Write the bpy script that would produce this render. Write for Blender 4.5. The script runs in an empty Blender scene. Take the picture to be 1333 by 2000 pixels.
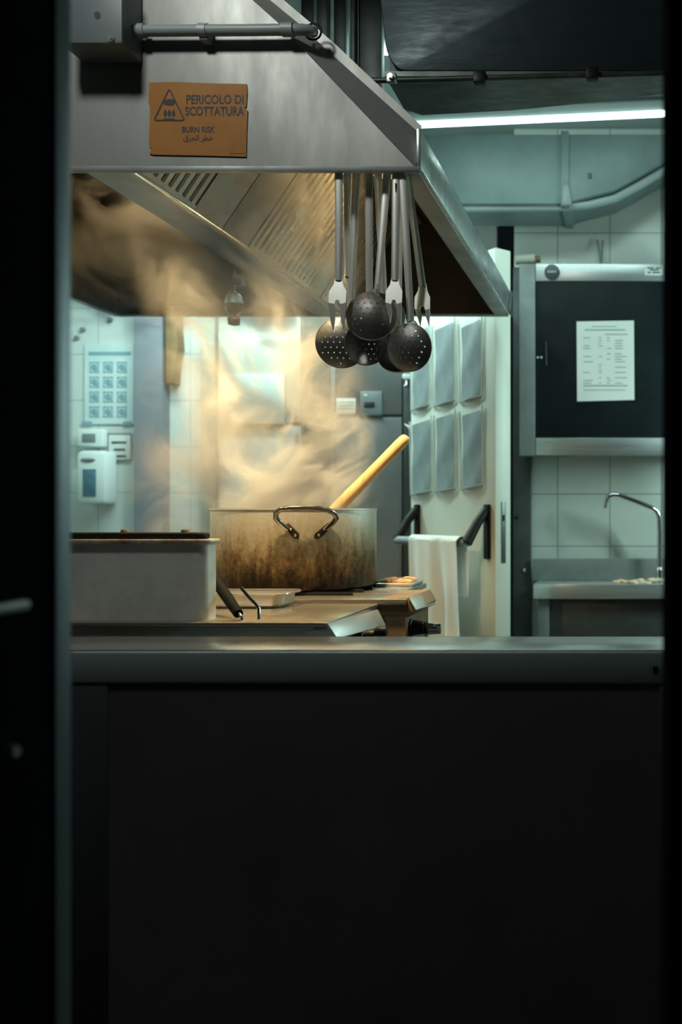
import bpy, bmesh, math, random
from mathutils import Vector, Matrix
from mathutils.geometry import delaunay_2d_cdt
random.seed(7)
C = bpy.context.scene.collection
F, CX, CY, ZC = 1800.0, 1232.0, 1000.0, 1.2
PI = math.pi

def P(px, py, Y):
    """world point seen at photo pixel (px, py) when it stands Y metres deep in the room"""
    return Vector(((px - CX) / F * Y, Y, ZC - (py - CY) / F * Y))

# ------------------------------------------------------------------ materials
def new_mat(name):
    m = bpy.data.materials.new(name); m.use_nodes = True
    nt = m.node_tree
    return m, nt, nt.nodes['Principled BSDF']

def mat(name, col, col2=None, metal=0.0, rough=0.5, rough2=None, scale=6.0, stretch=(1, 1, 1), detail=6,
        bump=0.0, bscale=None, bstretch=None, spec=0.5, alpha=1.0, trans=0.0, lo=0.35, hi=0.65, emit=None, estr=0.0):
    m, nt, b = new_mat(name)
    b.inputs['Base Color'].default_value = (*col, 1)
    b.inputs['Metallic'].default_value = metal
    b.inputs['Roughness'].default_value = rough
    b.inputs['Specular IOR Level'].default_value = spec
    b.inputs['Alpha'].default_value = alpha
    b.inputs['Transmission Weight'].default_value = trans
    if emit:
        b.inputs['Emission Color'].default_value = (*emit, 1); b.inputs['Emission Strength'].default_value = estr
    tc = nt.nodes.new('ShaderNodeTexCoord')
    def noise(sc, st, det):
        mp = nt.nodes.new('ShaderNodeMapping'); mp.inputs['Scale'].default_value = st
        n = nt.nodes.new('ShaderNodeTexNoise'); n.inputs['Scale'].default_value = sc
        n.inputs['Detail'].default_value = det; n.inputs['Roughness'].default_value = 0.6
        nt.links.new(tc.outputs['Object'], mp.inputs['Vector']); nt.links.new(mp.outputs[0], n.inputs['Vector'])
        return n.outputs['Fac']
    if col2 or rough2 is not None:
        fac = noise(scale, stretch, detail)
        mr = nt.nodes.new('ShaderNodeMapRange'); mr.inputs['From Min'].default_value = lo; mr.inputs['From Max'].default_value = hi
        nt.links.new(fac, mr.inputs['Value'])
        if col2:
            mx = nt.nodes.new('ShaderNodeMix'); mx.data_type = 'RGBA'
            mx.inputs['A'].default_value = (*col, 1); mx.inputs['B'].default_value = (*col2, 1)
            nt.links.new(mr.outputs[0], mx.inputs['Factor']); nt.links.new(mx.outputs['Result'], b.inputs['Base Color'])
        if rough2 is not None:
            r = nt.nodes.new('ShaderNodeMapRange'); r.inputs['To Min'].default_value = rough; r.inputs['To Max'].default_value = rough2
            nt.links.new(mr.outputs[0], r.inputs['Value']); nt.links.new(r.outputs[0], b.inputs['Roughness'])
    if bump:
        f2 = noise(bscale or scale, bstretch or stretch, 4)
        bp = nt.nodes.new('ShaderNodeBump'); bp.inputs['Strength'].default_value = bump; bp.inputs['Distance'].default_value = 0.02
        nt.links.new(f2, bp.inputs['Height']); nt.links.new(bp.outputs[0], b.inputs['Normal'])
    return m

def tile_mat(name, x0, z0, size, c1, grout, rough=0.25, wob=0.0):
    m, nt, b = new_mat(name)
    geo = nt.nodes.new('ShaderNodeNewGeometry'); sp = nt.nodes.new('ShaderNodeSeparateXYZ'); cb = nt.nodes.new('ShaderNodeCombineXYZ')
    nt.links.new(geo.outputs['Position'], sp.inputs[0])
    for ax, off, k in (('X', x0, 0), ('Z', z0, 1)):
        s = nt.nodes.new('ShaderNodeMath'); s.operation = 'SUBTRACT'; s.inputs[1].default_value = off - 100 * size
        nt.links.new(sp.outputs[ax], s.inputs[0]); nt.links.new(s.outputs[0], cb.inputs[k])
    br = nt.nodes.new('ShaderNodeTexBrick'); br.offset = 0; br.squash = 1
    br.inputs['Scale'].default_value = 1; br.inputs['Brick Width'].default_value = size; br.inputs['Row Height'].default_value = size
    br.inputs['Mortar Size'].default_value = 0.004; br.inputs['Mortar Smooth'].default_value = 0.3
    br.inputs['Color1'].default_value = (*c1, 1); br.inputs['Color2'].default_value = (*[c * 0.94 for c in c1], 1)
    br.inputs['Mortar'].default_value = (*grout, 1)
    nt.links.new(cb.outputs[0], br.inputs['Vector']); nt.links.new(br.outputs['Color'], b.inputs['Base Color'])
    b.inputs['Roughness'].default_value = rough
    bp = nt.nodes.new('ShaderNodeBump'); bp.invert = True; bp.inputs['Strength'].default_value = 0.4; bp.inputs['Distance'].default_value = 0.003
    nt.links.new(br.outputs['Fac'], bp.inputs['Height']); nt.links.new(bp.outputs[0], b.inputs['Normal'])
    return m

def emission(name, col, strength):
    m = bpy.data.materials.new(name); m.use_nodes = True; nt = m.node_tree; nt.nodes.clear()
    e = nt.nodes.new('ShaderNodeEmission'); e.inputs[0].default_value = (*col, 1); e.inputs[1].default_value = strength
    o = nt.nodes.new('ShaderNodeOutputMaterial'); nt.links.new(e.outputs[0], o.inputs[0]); return m

M = {}
M['hood'] = mat('hood_steel', (.34, .345, .33), (.245, .25, .24), metal=.5, rough=.42, rough2=.6, scale=3, stretch=(1.6, 1, .5), bump=.06, bscale=5, bstretch=(1.3, 1, .6))
M['hood_in'] = mat('greasy_shaded_interior', (.045, .036, .028), (.022, .018, .015), metal=.2, rough=.5, scale=5)  # greasy interior; colour darkened further to stand for its lack of light
M['hood_left'] = mat('greasy_hood_wall', (.22, .17, .12), (.12, .09, .06), metal=.3, rough=.5, scale=5)
M['rim'] = mat('rim_steel', (.62, .66, .66), (.35, .40, .40), metal=.85, rough=.22, rough2=.4, scale=7, stretch=(1, 1, .25), bump=.08, bscale=9)
M['gutter'] = mat('gutter_steel', (.42, .45, .46), (.30, .32, .33), metal=.7, rough=.3, rough2=.5, scale=4)
M['filter'] = mat('filter_steel', (.60, .55, .46), (.44, .39, .32), metal=.85, rough=.22, rough2=.4, scale=5)
M['filter_flat'] = mat('filter_plate', (.50, .47, .42), (.36, .33, .29), metal=.75, rough=.28, rough2=.5, scale=5)
M['steel'] = mat('brushed_steel', (.55, .57, .57), (.42, .44, .44), metal=.85, rough=.32, rough2=.48, scale=5, stretch=(.4, .4, 6), bump=.03, bscale=40, bstretch=(.1, 1, 3))
M['steel_box'] = mat('dull_box_steel', (.74, .74, .70), (.56, .56, .53), metal=.35, rough=.48, rough2=.62, scale=9, bump=.06, bscale=30)
M['dull_steel'] = mat('dull_steel', (.30, .32, .32), (.22, .235, .235), metal=.5, rough=.5, rough2=.65, scale=4)
M['apron'] = mat('counter_apron_steel', (.42, .52, .53), (.36, .45, .46), metal=.45, rough=.5, rough2=.6, scale=4, stretch=(1, 1, 5), bump=.03, bscale=80)
M['ctop'] = mat('counter_top_steel', (.62, .63, .63), (.56, .58, .58), metal=.85, rough=.20, rough2=.27, scale=3)
M['panel'] = mat('dark_counter_panel', (.135, .135, .14), (.09, .09, .095), metal=.2, rough=.5, rough2=.65, scale=1.6)
M['panel_strip'] = mat('counter_post_steel', (.10, .115, .12), (.07, .08, .085), metal=.4, rough=.45, scale=2, stretch=(1, 1, .4))
M['range'] = mat('range_steel', (.58, .57, .54), (.45, .43, .40), metal=.8, rough=.28, rough2=.45, scale=6, bump=.02, bscale=40)
M['range_top'] = mat('range_top_steel', (.50, .45, .38), (.36, .31, .25), metal=.8, rough=.16, rough2=.32, scale=3.5, stretch=(1, 1.6, 1))
M['range_side'] = mat('warm_lit_range_side', (.36, .24, .14), (.24, .15, .08), metal=.5, rough=.42, scale=7)  # brown is the warm reflection on the steel side, put into the colour
M['chrome'] = mat('chrome', (.78, .79, .8), metal=1, rough=.12)
M['tool'] = mat('utensil_steel', (.80, .79, .74), (.62, .61, .57), metal=.5, rough=.3, rough2=.45, scale=16, stretch=(1, 1, .3))
M['skimmer'] = mat('skimmer_steel', (.24, .23, .215), (.14, .135, .125), metal=.75, rough=.36, rough2=.5, scale=22)
M['black'] = mat('black_plastic', (.006, .007, .008), rough=.45, spec=.3)
M['black_glass'] = mat('black_board', (.006, .011, .012), (.010, .016, .017), rough=.5, scale=5, spec=.12)
M['lid'] = mat('black_lid', (.005, .005, .005), (.010, .008, .006), rough=.55, scale=12, spec=.2)
M['lidrim'] = mat('stained_rim', (.50, .42, .34), (.16, .10, .07), metal=.4, rough=.45, scale=24, lo=.42, hi=.68)
M['wood'] = mat('pale_wood', (.72, .50, .25), (.62, .40, .18), rough=.55, scale=14, stretch=(5, 5, .6))
M['card'] = mat('orange_card', (.33, .14, .028), (.27, .11, .02), rough=.6, scale=8, spec=.3)
M['ink'] = mat('dark_ink', (.018, .013, .02), rough=.6)
M['ink_soft'] = mat('grey_ink', (.30, .34, .35), rough=.8)
M['ink_blue'] = mat('blue_ink', (.22, .36, .42), rough=.8)
M['paper'] = mat('white_paper', (.70, .72, .69), rough=.8)
M['poster'] = mat('poster_paper', (.55, .66, .68), (.66, .74, .74), rough=.6, scale=3)
M['insert'] = mat('blue_grey_print', (.10, .15, .18), (.19, .26, .29), rough=.5, scale=16, stretch=(1, 1, .5))
M['plastic'] = mat('clear_sleeve', (.75, .78, .76), rough=.12, alpha=.14)
M['boxpvc'] = mat('box_plastic', (.10, .12, .125), (.08, .10, .105), rough=.5, scale=6)
M['pvc'] = mat('grey_plastic', (.21, .245, .25), (.18, .205, .21), rough=.45, scale=6)
M['door'] = mat('white_door_paint', (.74, .76, .68), (.68, .70, .62), rough=.45, scale=2)
M['cloth'] = mat('white_cloth', (.82, .84, .82), rough=.9, bump=.15, bscale=220)
M['dark'] = mat('dark_paint', (.005, .006, .007), (.008, .009, .011), rough=.8, scale=3, spec=.0)
M['darkpost'] = mat('dark_post_steel', (.085, .095, .095), (.055, .06, .06), metal=.3, rough=.45, scale=6)
M['duct'] = mat('black_duct_metal', (.04, .062, .07), (.016, .026, .03), metal=.5, rough=.3, rough2=.55, scale=4, stretch=(1, 2, 3), bump=.08, bscale=7)
M['chan'] = mat('dark_channel', (.07, .09, .085), (.035, .045, .045), metal=.5, rough=.45, scale=12)
M['insul'] = mat('pale_duct_paint', (.22, .29, .29), (.16, .22, .22), rough=.5, scale=3)
M['wallp'] = mat('wall_paint', (.62, .66, .64), (.55, .60, .58), rough=.7, scale=2)
M['ceil'] = mat('ceiling_paint', (.40, .46, .45), rough=.8)
M['floor'] = mat('floor_tile', (.06, .055, .05), (.04, .037, .035), rough=.4, scale=6)
M['pillar'] = mat('grey_pillar', (.22, .225, .26), (.18, .185, .215), rough=.6, scale=3)
M['brown'] = mat('brown_wood_edge', (.24, .14, .06), (.15, .09, .04), rough=.6, scale=12)
M['cream'] = mat('cream_frame', (.42, .39, .33), rough=.6)
M['fridge'] = mat('fridge_steel', (.21, .22, .225), (.165, .17, .175), metal=.35, rough=.45, rough2=.55, scale=3)
M['tile_r'] = tile_mat('white_tile', (1090 - CX) / F * 5.4, ZC - (1067 - CY) / F * 5.4, 102 / F * 5.4, (.62, .66, .62), (.28, .33, .32))
M['tile_b'] = tile_mat('white_tile_back', (372 - CX) / F * 6.2, ZC - (692 - CY) / F * 6.2, .31, (.64, .67, .65), (.40, .44, .44))
M['food'] = mat('baked_crust', (.55, .20, .05), (.72, .42, .20), rough=.6, scale=22, bump=.6, bscale=40)
M['prawn'] = mat('pale_shellfish', (.72, .45, .30), (.80, .66, .52), rough=.4, scale=20)
M['window'] = mat('blue_window_plastic', (.05, .12, .17), (.10, .20, .25), rough=.2, scale=12)
M['dispenser'] = mat('white_dispenser_plastic', (.72, .77, .76), rough=.35)
M['glass'] = mat('lamp_glass', (.9, .88, .8), rough=.08, trans=1.0)
M['label'] = mat('white_label', (.70, .76, .74), rough=.5)
M['brass'] = mat('worn_rivet', (.6, .55, .45), metal=.9, rough=.3)
M['tube'] = emission('lit_tube', (.70, 1.0, .93), 7)
M['warmtube'] = emission('lit_warm_lamp', (1.0, .62, .25), 9)

# aluminium of the pot: grey above, burnt brown soot towards the bottom in ragged runs
def pot_mat():
    m, nt, b = new_mat('burnt_aluminium')
    tc = nt.nodes.new('ShaderNodeTexCoord'); sp = nt.nodes.new('ShaderNodeSeparateXYZ'); nt.links.new(tc.outputs['Object'], sp.inputs[0])
    mp = nt.nodes.new('ShaderNodeMapping'); mp.inputs['Scale'].default_value = (1, 1, .22); nt.links.new(tc.outputs['Object'], mp.inputs[0])
    n1 = nt.nodes.new('ShaderNodeTexNoise'); n1.inputs['Scale'].default_value = 26; n1.inputs['Detail'].default_value = 8; n1.inputs['Roughness'].default_value = .7
    nt.links.new(mp.outputs[0], n1.inputs['Vector'])
    n2 = nt.nodes.new('ShaderNodeTexNoise'); n2.inputs['Scale'].default_value = 60; n2.inputs['Detail'].default_value = 8; n2.inputs['Roughness'].default_value = .75
    nt.links.new(tc.outputs['Object'], n2.inputs['Vector'])
    def math_(op, a, bb):
        x = nt.nodes.new('ShaderNodeMath'); x.operation = op
        for i, v in enumerate((a, bb)):
            if isinstance(v, (int, float)): x.inputs[i].default_value = v
            else: nt.links.new(v, x.inputs[i])
        return x.outputs[0]
    h = math_('DIVIDE', sp.outputs['Z'], .31)
    k = math_('ADD', h, math_('ADD', math_('MULTIPLY', math_('SUBTRACT', n1.outputs['Fac'], .5), .75), math_('MULTIPLY', math_('SUBTRACT', n2.outputs['Fac'], .5), .55)))
    cr = nt.nodes.new('ShaderNodeValToRGB'); e = cr.color_ramp.elements
    e[0].position = .02; e[0].color = (.012, .009, .006, 1); e[1].position = .95; e[1].color = (.62, .60, .54, 1)
    for p_, c_ in ((.16, (.05, .03, .015)), (.34, (.20, .13, .06)), (.52, (.42, .33, .20)), (.72, (.56, .50, .40))):
        x = cr.color_ramp.elements.new(p_); x.color = (*c_, 1)
    nt.links.new(k, cr.inputs[0]); nt.links.new(cr.outputs[0], b.inputs['Base Color'])
    b.inputs['Metallic'].default_value = .6; b.inputs['Roughness'].default_value = .42
    bp = nt.nodes.new('ShaderNodeBump'); bp.inputs['Strength'].default_value = .12; bp.inputs['Distance'].default_value = .01
    nt.links.new(n2.outputs['Fac'], bp.inputs['Height']); nt.links.new(bp.outputs[0], b.inputs['Normal'])
    return m
M['pot'] = pot_mat()

# ------------------------------------------------------------------ mesh helpers
class MB:
    def __init__(s): s.bm = bmesh.new()
    def box(s, lo, hi, bev=0.0, seg=2):
        lo, hi = Vector(lo), Vector(hi)
        t = bmesh.new(); bmesh.ops.create_cube(t, size=1)
        for v in t.verts: v.co = Vector([(lo[i] + hi[i]) / 2 + v.co[i] * (hi[i] - lo[i]) for i in range(3)])
        if bev: bmesh.ops.bevel(t, geom=list(t.edges), offset=bev, segments=seg, affect='EDGES', profile=.5)
        s.merge(t); return s
    def merge(s, t):
        me = bpy.data.meshes.new('tmp'); t.to_mesh(me); t.free(); s.bm.from_mesh(me); bpy.data.meshes.remove(me)
    def prism(s, pts, vec, bev=0.0):
        """closed polygon (3-D points) swept along vec"""
        t = bmesh.new(); vec = Vector(vec)
        a = [t.verts.new(Vector(p)) for p in pts]; b = [t.verts.new(Vector(p) + vec) for p in pts]
        t.faces.new(a); t.faces.new(b[::-1]); n = len(pts)
        for i in range(n): t.faces.new((a[i], b[i], b[(i + 1) % n], a[(i + 1) % n]))
        bmesh.ops.recalc_face_normals(t, faces=t.faces)
        if bev: bmesh.ops.bevel(t, geom=list(t.edges), offset=bev, segments=2, affect='EDGES', profile=.5)
        s.merge(t); return s
    def tube(s, pts, r, n=12, flat=None, closed=False, cap=True):
        """tube through points; r number or list; flat = (sx, sy) section scale relative to side / up vectors"""
        pts = [Vector(p) for p in pts]; m = len(pts)
        rs = r if isinstance(r, (list, tuple)) else [r] * m
        t = bmesh.new(); rings = []; up = None
        for i in range(m):
            if closed: d = pts[(i + 1) % m] - pts[i - 1]
            else: d = pts[min(i + 1, m - 1)] - pts[max(i - 1, 0)]
            d.normalize()
            if up is None:
                ref = Vector((0, 1, 0)) if abs(d.y) < .9 else Vector((0, 0, 1))
                up = (ref - d * ref.dot(d)).normalized()
            else: up = (up - d * up.dot(d)).normalized()
            side = d.cross(up)
            fx, fy = flat[i] if isinstance(flat, list) else (flat or (1, 1))
            rings.append([t.verts.new(pts[i] + side * math.cos(2 * PI * k / n) * rs[i] * fx + up * math.sin(2 * PI * k / n) * rs[i] * fy) for k in range(n)])
        for i in range(m if closed else m - 1):
            A, B = rings[i], rings[(i + 1) % m]
            for k in range(n): t.faces.new((A[k], A[(k + 1) % n], B[(k + 1) % n], B[k]))
        if cap and not closed: t.faces.new(rings[0][::-1]); t.faces.new(rings[-1])
        bmesh.ops.recalc_face_normals(t, faces=t.faces)
        s.merge(t); return s
    def lathe(s, c, prof, n=48, axis='Z'):
        """profile [(r, h)] turned round an axis through c"""
        c = Vector(c); t = bmesh.new(); rings = []
        def pt(r, h, a):
            u, v = r * math.cos(a), r * math.sin(a)
            return c + (Vector((u, v, h)) if axis == 'Z' else Vector((u, h, v)) if axis == 'Y' else Vector((h, u, v)))
        for r, h in prof: rings.append([t.verts.new(pt(max(r, 1e-5), h, 2 * PI * k / n)) for k in range(n)])
        for A, B in zip(rings, rings[1:]):
            for k in range(n): t.faces.new((A[k], A[(k + 1) % n], B[(k + 1) % n], B[k]))
        bmesh.ops.remove_doubles(t, verts=t.verts, dist=2e-5); bmesh.ops.recalc_face_normals(t, faces=t.faces)
        s.merge(t); return s
    def ball(s, c, r, sc=(1, 1, 1), seg=16):
        t = bmesh.new(); bmesh.ops.create_uvsphere(t, u_segments=seg, v_segments=seg // 2 + 2, radius=r)
        for v in t.verts: v.co = Vector(c) + Vector([v.co[i] * sc[i] for i in range(3)])
        s.merge(t); return s
    def sheet(s, grid):
        t = bmesh.new(); V = [[t.verts.new(Vector(p)) for p in row] for row in grid]
        for i in range(len(V) - 1):
            for j in range(len(V[0]) - 1): t.faces.new((V[i][j], V[i][j + 1], V[i + 1][j + 1], V[i + 1][j]))
        s.merge(t); return s
    def mesh(s, me, mtx):
        me.transform(mtx); s.bm.from_mesh(me); bpy.data.meshes.remove(me); return s
    def build(s, name, m, parent=None, smooth=True, solid=0.0, sub=0):
        off = Vector(parent['_o']) if parent else None
        if off is None:
            xs = [v.co for v in s.bm.verts]
            off = Vector(((min(v.x for v in xs) + max(v.x for v in xs)) / 2, (min(v.y for v in xs) + max(v.y for v in xs)) / 2, min(v.z for v in xs)))
        for v in s.bm.verts: v.co -= off
        if smooth:
            for f in s.bm.faces: f.smooth = True
            for e in s.bm.edges:
                if len(e.link_faces) != 2 or e.calc_face_angle(0) > math.radians(38): e.smooth = False
        me = bpy.data.meshes.new(name); s.bm.to_mesh(me); s.bm.free()
        me.materials.append(m); o = bpy.data.objects.new(name, me); C.objects.link(o)
        if parent: o.parent = parent
        else: o.location = off
        o['_o'] = tuple(off)
        if sub: md = o.modifiers.new('sub', 'SUBSURF'); md.levels = md.render_levels = sub
        if solid: md = o.modifiers.new('solid', 'SOLIDIFY'); md.thickness = solid; md.offset = 0
        return o

def thing(name, label, cat, loc, group=None):
    o = bpy.data.objects.new(name, None); C.objects.link(o); o.location = Vector(loc); o['_o'] = tuple(loc)
    o.empty_display_size = .05
    return tag(o, label, cat, group)
def tag(o, label, cat, group=None, kind=None):
    o['label'] = label; o['category'] = cat
    if group: o['group'] = group
    if kind: o['kind'] = kind
    return o
def struct(o, label=None, cat=None):
    o['kind'] = 'structure'
    if label: o['label'] = label
    if cat: o['category'] = cat
    return o
def pxbox(x0, y0, x1, y1, Y, depth, bev=0.0):
    """box whose front face fills the photo rectangle at depth Y"""
    a, b = P(x0, y1, Y), P(x1, y0, Y)
    return MB().box((a.x, Y, a.z), (b.x, Y + depth, b.z), bev)
def text_mesh(body, bold=0.0):
    cu = bpy.data.curves.new('t', 'FONT'); cu.body = body; cu.size = 1; cu.offset = bold; cu.resolution_u = 4
    o = bpy.data.objects.new('t', cu); C.objects.link(o); bpy.context.view_layer.update()
    dg = bpy.context.evaluated_depsgraph_get(); me = bpy.data.meshes.new_from_object(o.evaluated_get(dg))
    bpy.data.objects.remove(o); bpy.data.curves.remove(cu); return me
def text_px(mb, body, x0, y0, x1, y1, Y, bold=0.0):
    """lay lettering on the plane Y=const so that it fills the photo rectangle"""
    me = text_mesh(body, bold)
    if not me.vertices: return mb
    xs = [v.co.x for v in me.vertices]; ys = [v.co.y for v in me.vertices]
    a, b = P(x0, y1, Y), P(x1, y0, Y)
    sx = (b.x - a.x) / (max(xs) - min(xs)); sz = (b.z - a.z) / (max(ys) - min(ys))
    mtx = Matrix(((sx, 0, 0, a.x - min(xs) * sx), (0, 0, 0, Y), (0, sz, 0, a.z - min(ys) * sz), (0, 0, 0, 1)))
    return mb.mesh(me, mtx)

# ------------------------------------------------------------------ setting
XL, XR, ZT = -3.9, 1.3, 3.45
struct(MB().box((XL - .1, -1.2, -.1), (XR + .1, 6.5, 0)).build('floor', M['floor']))
struct(MB().box((XL - .1, -1.2, ZT), (XR + .1, 6.5, ZT + .1)).build('ceiling', M['ceil']))
struct(MB().box((XL - .1, -1.2, 0), (XL, 6.5, ZT)).build('wall_left', M['wallp']))
struct(MB().box((XR, -1.2, 0), (XR + .1, 6.5, ZT)).build('wall_right', M['tile_r']))
struct(MB().box((XL, 6.2, 0), (-.9, 6.3, ZT)).build('wall_back', M['tile_b']))
struct(MB().box((P(1005, 0, 5.4).x, 5.4, 0), (XR, 5.6, ZT)).build('wall_sink', M['tile_r']))
XJ = -.701
t = MB().box((XL, .95, 0), (XJ, 1.15, ZT)).box((.04, .95, 0), (XR, 1.15, ZT)).box((XJ, .95, 2.15), (.04, 1.15, ZT))
struct(t.build('wall_front', M['dark']))
struct(MB().box((XJ, 1.118, 0), (XJ + .004, 1.148, 2.15), .0012).build('trim_1', mat('jamb_trim_metal', (.24, .28, .31), (.18, .22, .25), metal=.5, rough=.4, scale=3)))
d = thing('door_2', 'black folded back door leaf along the left edge of the opening', 'door', (XJ + .012, 1.0, 0))
struct(d)
MB().box((XJ, .88, 0), (XJ + .006, 1.085, 2.1), .002).build('leaf', M['dark'], d)
h = P(50, 1180, 1.05)
MB().box((XJ + .006, .93, h.z - .006), (XJ + .022, 1.045, h.z + .006), .004).build('handle', M['dull_steel'], d)
MB().lathe((XJ + .006, 1.032, P(30, 1468, 1.032).z), [(0, .008), (.006, .008), (.008, 0)], 20, 'X').build('lock', M['dull_steel'], d)

# post beside the white door (door frame)
a, b = P(1003, 0, 5.34), P(1037, 0, 5.34)
po = MB().box((a.x, 5.34, 0), (b.x, 5.399, 2.62), .004).build('trim_2', M['darkpost']); struct(po)
q = P(1026, 1113, 5.338); MB().lathe(q, [(0, -.012), (.01, -.01), (.014, 0)], 16, 'Y').build('screw', M['chrome'], po)
q = P(1009, 1011, 5.338); MB().lathe(q, [(0, -.02), (.01, -.02), (.012, 0)], 16, 'Y').build('bumper', M['black'], po)

# back wall elements on the left
a, b = P(262, 0, 6.1), P(317, 0, 6.1)
struct(MB().box((a.x, 6.1, 0), (b.x, 6.2, ZT)).build('trim_3', M['pillar']))
a, b = P(392, 0, 6.12), P(420, 0, 6.12)
struct(MB().box((a.x, 6.12, 0), (b.x, 6.2, 2.7), .004).build('trim_4', M['cream']))
a, b = P(592, 0, 5.7), P(646, 0, 5.7)
struct(MB().box((a.x, 5.7, 0), (b.x, 6.2, ZT)).build('trim_5', mat('brown_grey_column', (.15, .125, .10), (.12, .10, .08), rough=.6, scale=3)))

# ------------------------------------------------------------------ white door with push bar, sleeves, towel
N = Vector((P(968, 0, 4.64).x, 4.64, 0)); FARX = P(803, 0, 5.24); FA = Vector((FARX.x, 5.24, 0))
du = (FA - N).normalized(); dn = Vector((du.y * -1, du.x, 0)); dn = dn if dn.y < 0 else -dn
L = (FA - N).length; TH = .095
def D(u, n, z): return N + du * u + dn * n + Vector((0, 0, z))
def u_at(px, n=0.0):
    b0 = N + dn * n; k = (px - CX) / F
    return (k * b0.y - b0.x) / (du.x - k * du.y)
def z_at(py, u, n=0.0): return ZC - (py - CY) / F * (N + du * u + dn * n).y
door = thing('door_1', 'thick white door standing open behind the extraction hood', 'door', (N.x, N.y, 0)); struct(door)
ztop = ZC + 513 / F * 4.64
MB().prism([D(0, 0, .01), D(L, 0, .01), D(L, -TH, .01), D(0, -TH, .01)], (0, 0, ztop), .004).build('leaf', M['door'], door)
# lock plate on the door edge
e = N - dn * TH * .52
c0 = 985; zz0, zz1 = ZC - (1100 - CY) / F * 4.66, ZC - (980 - CY) / F * 4.66
pl = MB().prism([e - du * .003 - dn * .014 + Vector((0, 0, zz0)), e - du * .003 + dn * .014 + Vector((0, 0, zz0)), e + du * .004 + dn * .014 + Vector((0, 0, zz0)), e + du * .004 - dn * .014 + Vector((0, 0, zz0))], (0, 0, zz1 - zz0), .002).build('lock_plate', mat('grey_lock_plate', (.13, .15, .15), metal=.6, rough=.4), door)
MB().prism([e - du * .006 - dn * .006 + Vector((0, 0, ZC - .045)), e - du * .006 + dn * .006 + Vector((0, 0, ZC - .045)), e + dn * .006 + Vector((0, 0, ZC - .045)), e - dn * .006 + Vector((0, 0, ZC - .045))], (0, 0, .03)).build('latch', M['black'], pl)
# push bar
SO = .13
zb = ZC - (1058 - CY) / F * 4.8
ub0, ub1 = u_at(912, SO), u_at(776, SO)
MB().tube([D(ub0, SO, zb), D(ub1, SO, zb)], .022, 16).build('push_bar', M['steel'], door)
for (px, name) in ((955, 'bracket'), (818, 'bracket')):
    uu = u_at(px); ub = ub0 if px > 900 else ub1
    zt_, zl_ = z_at(985, uu), z_at(1092, uu)
    b_ = MB()
    b_.prism([D(uu - .022, 0, zl_), D(uu + .022, 0, zl_), D(uu + .022, .02, zl_), D(uu - .022, .02, zl_)], (0, 0, zt_ - zl_), .006)
    b_.tube([D(uu, .015, zt_ - .03), D(uu * .6 + ub * .4, SO * .5, zt_ - .09), D(ub, SO, zb)], [.024, .024, .028], 10)
    b_.build(name, M['black'], door)
# sleeves
SL = [(806, 638, 842, 797, 'upper row, farthest from the door edge'), (849, 630, 892, 789, 'upper row, middle one'), (901, 625, 945, 780, 'upper row, nearest the door edge'),
      (805, 818, 846, 963, 'lower row, farthest from the door edge'), (852, 805, 893, 958, 'lower row, middle one'), (903, 799, 946, 952, 'lower row, nearest the door edge')]
for x0, y0, x1, y1, w in SL:
    u0, u1 = u_at(x1), u_at(x0); um = (u0 + u1) / 2; z0, z1 = z_at(y1, um), z_at(y0, um)
    s_ = thing('document_sleeve', 'clear plastic document sleeve on the white door, ' + w, 'document sleeve', D(um, .004, z0), 'plastic sleeves on the white door')
    g = []; gi = []
    for i in range(9):
        tz = i / 8; row = []; ri = []
        for j in range(7):
            tu = j / 6; bul = .010 + .012 * math.sin(PI * tu) * (1 - tz * .6) + .004 * math.sin(9 * tz + 5 * tu)
            zz = z0 + (z1 - z0) * tz - .02 * tu + .01
            row.append(D(u0 + (u1 - u0) * tu, bul, zz))
            ri.append(D(u0 + (u1 - u0) * (.09 + .82 * tu), bul - .004, z0 + (z1 - z0) * (.02 + .93 * tz) - .02 * tu + .01))
        g.append(row); gi.append(ri)
    MB().sheet(gi).build('insert', M['insert'], s_, solid=.0015)
    MB().sheet(g).build('sleeve', M['plastic'], s_, solid=.001)
    MB().tube([g[0][0], g[0][3], g[0][6]], .004, 6).build('welded_edge', M['ink_soft'], s_)
    MB().tube([g[0][0], g[4][0], g[8][0]], .0045, 6).tube([g[0][6], g[4][6], g[8][6]], .0045, 6).build('side_seam', M['label'], s_)
# towel
tw0, tw1 = u_at(905, SO), u_at(810, SO)
rows = []
nz, nu = 40, 44
for i in range(-10, nz + 1):
    row = []
    for j in range(nu + 1):
        t_ = j / nu
        fl = max(0, i) / nz
        u = tw0 + (tw1 - tw0) * t_
        if i >= 0: u -= .05 * fl * (1 - t_) ** 1.5
        amp = .012 + .030 * fl
        wv = amp * (math.sin(11 * t_ + .6) + .55 * math.sin(23 * t_ + 1.4 * fl + 2)) * (.35 + .65 * fl)
        if i >= 0:
            p = D(u, SO + .026 + wv * .8 + .012, zb + .010 - i / nz * .50)
        else:
            k = -i / 10; an = k * PI
            if k <= .5: an = k * 2 * PI * .9; p = D(u, SO + .026 * math.cos(an) + .008, zb + .01 + .022 * math.sin(an))
            else: p = D(u, SO - .03, zb - (k - .5) * .55)
        row.append(p)
    rows.append(row)
rows = rows[:10][::-1] if False else [rows[k] for k in list(range(0, len(rows)))]
order = sorted(range(-10, nz + 1))
tag(MB().sheet(rows).build('towel', M['cloth'], solid=.004), 'white cloth towel draped over the push bar of the white door', 'towel')

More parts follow.
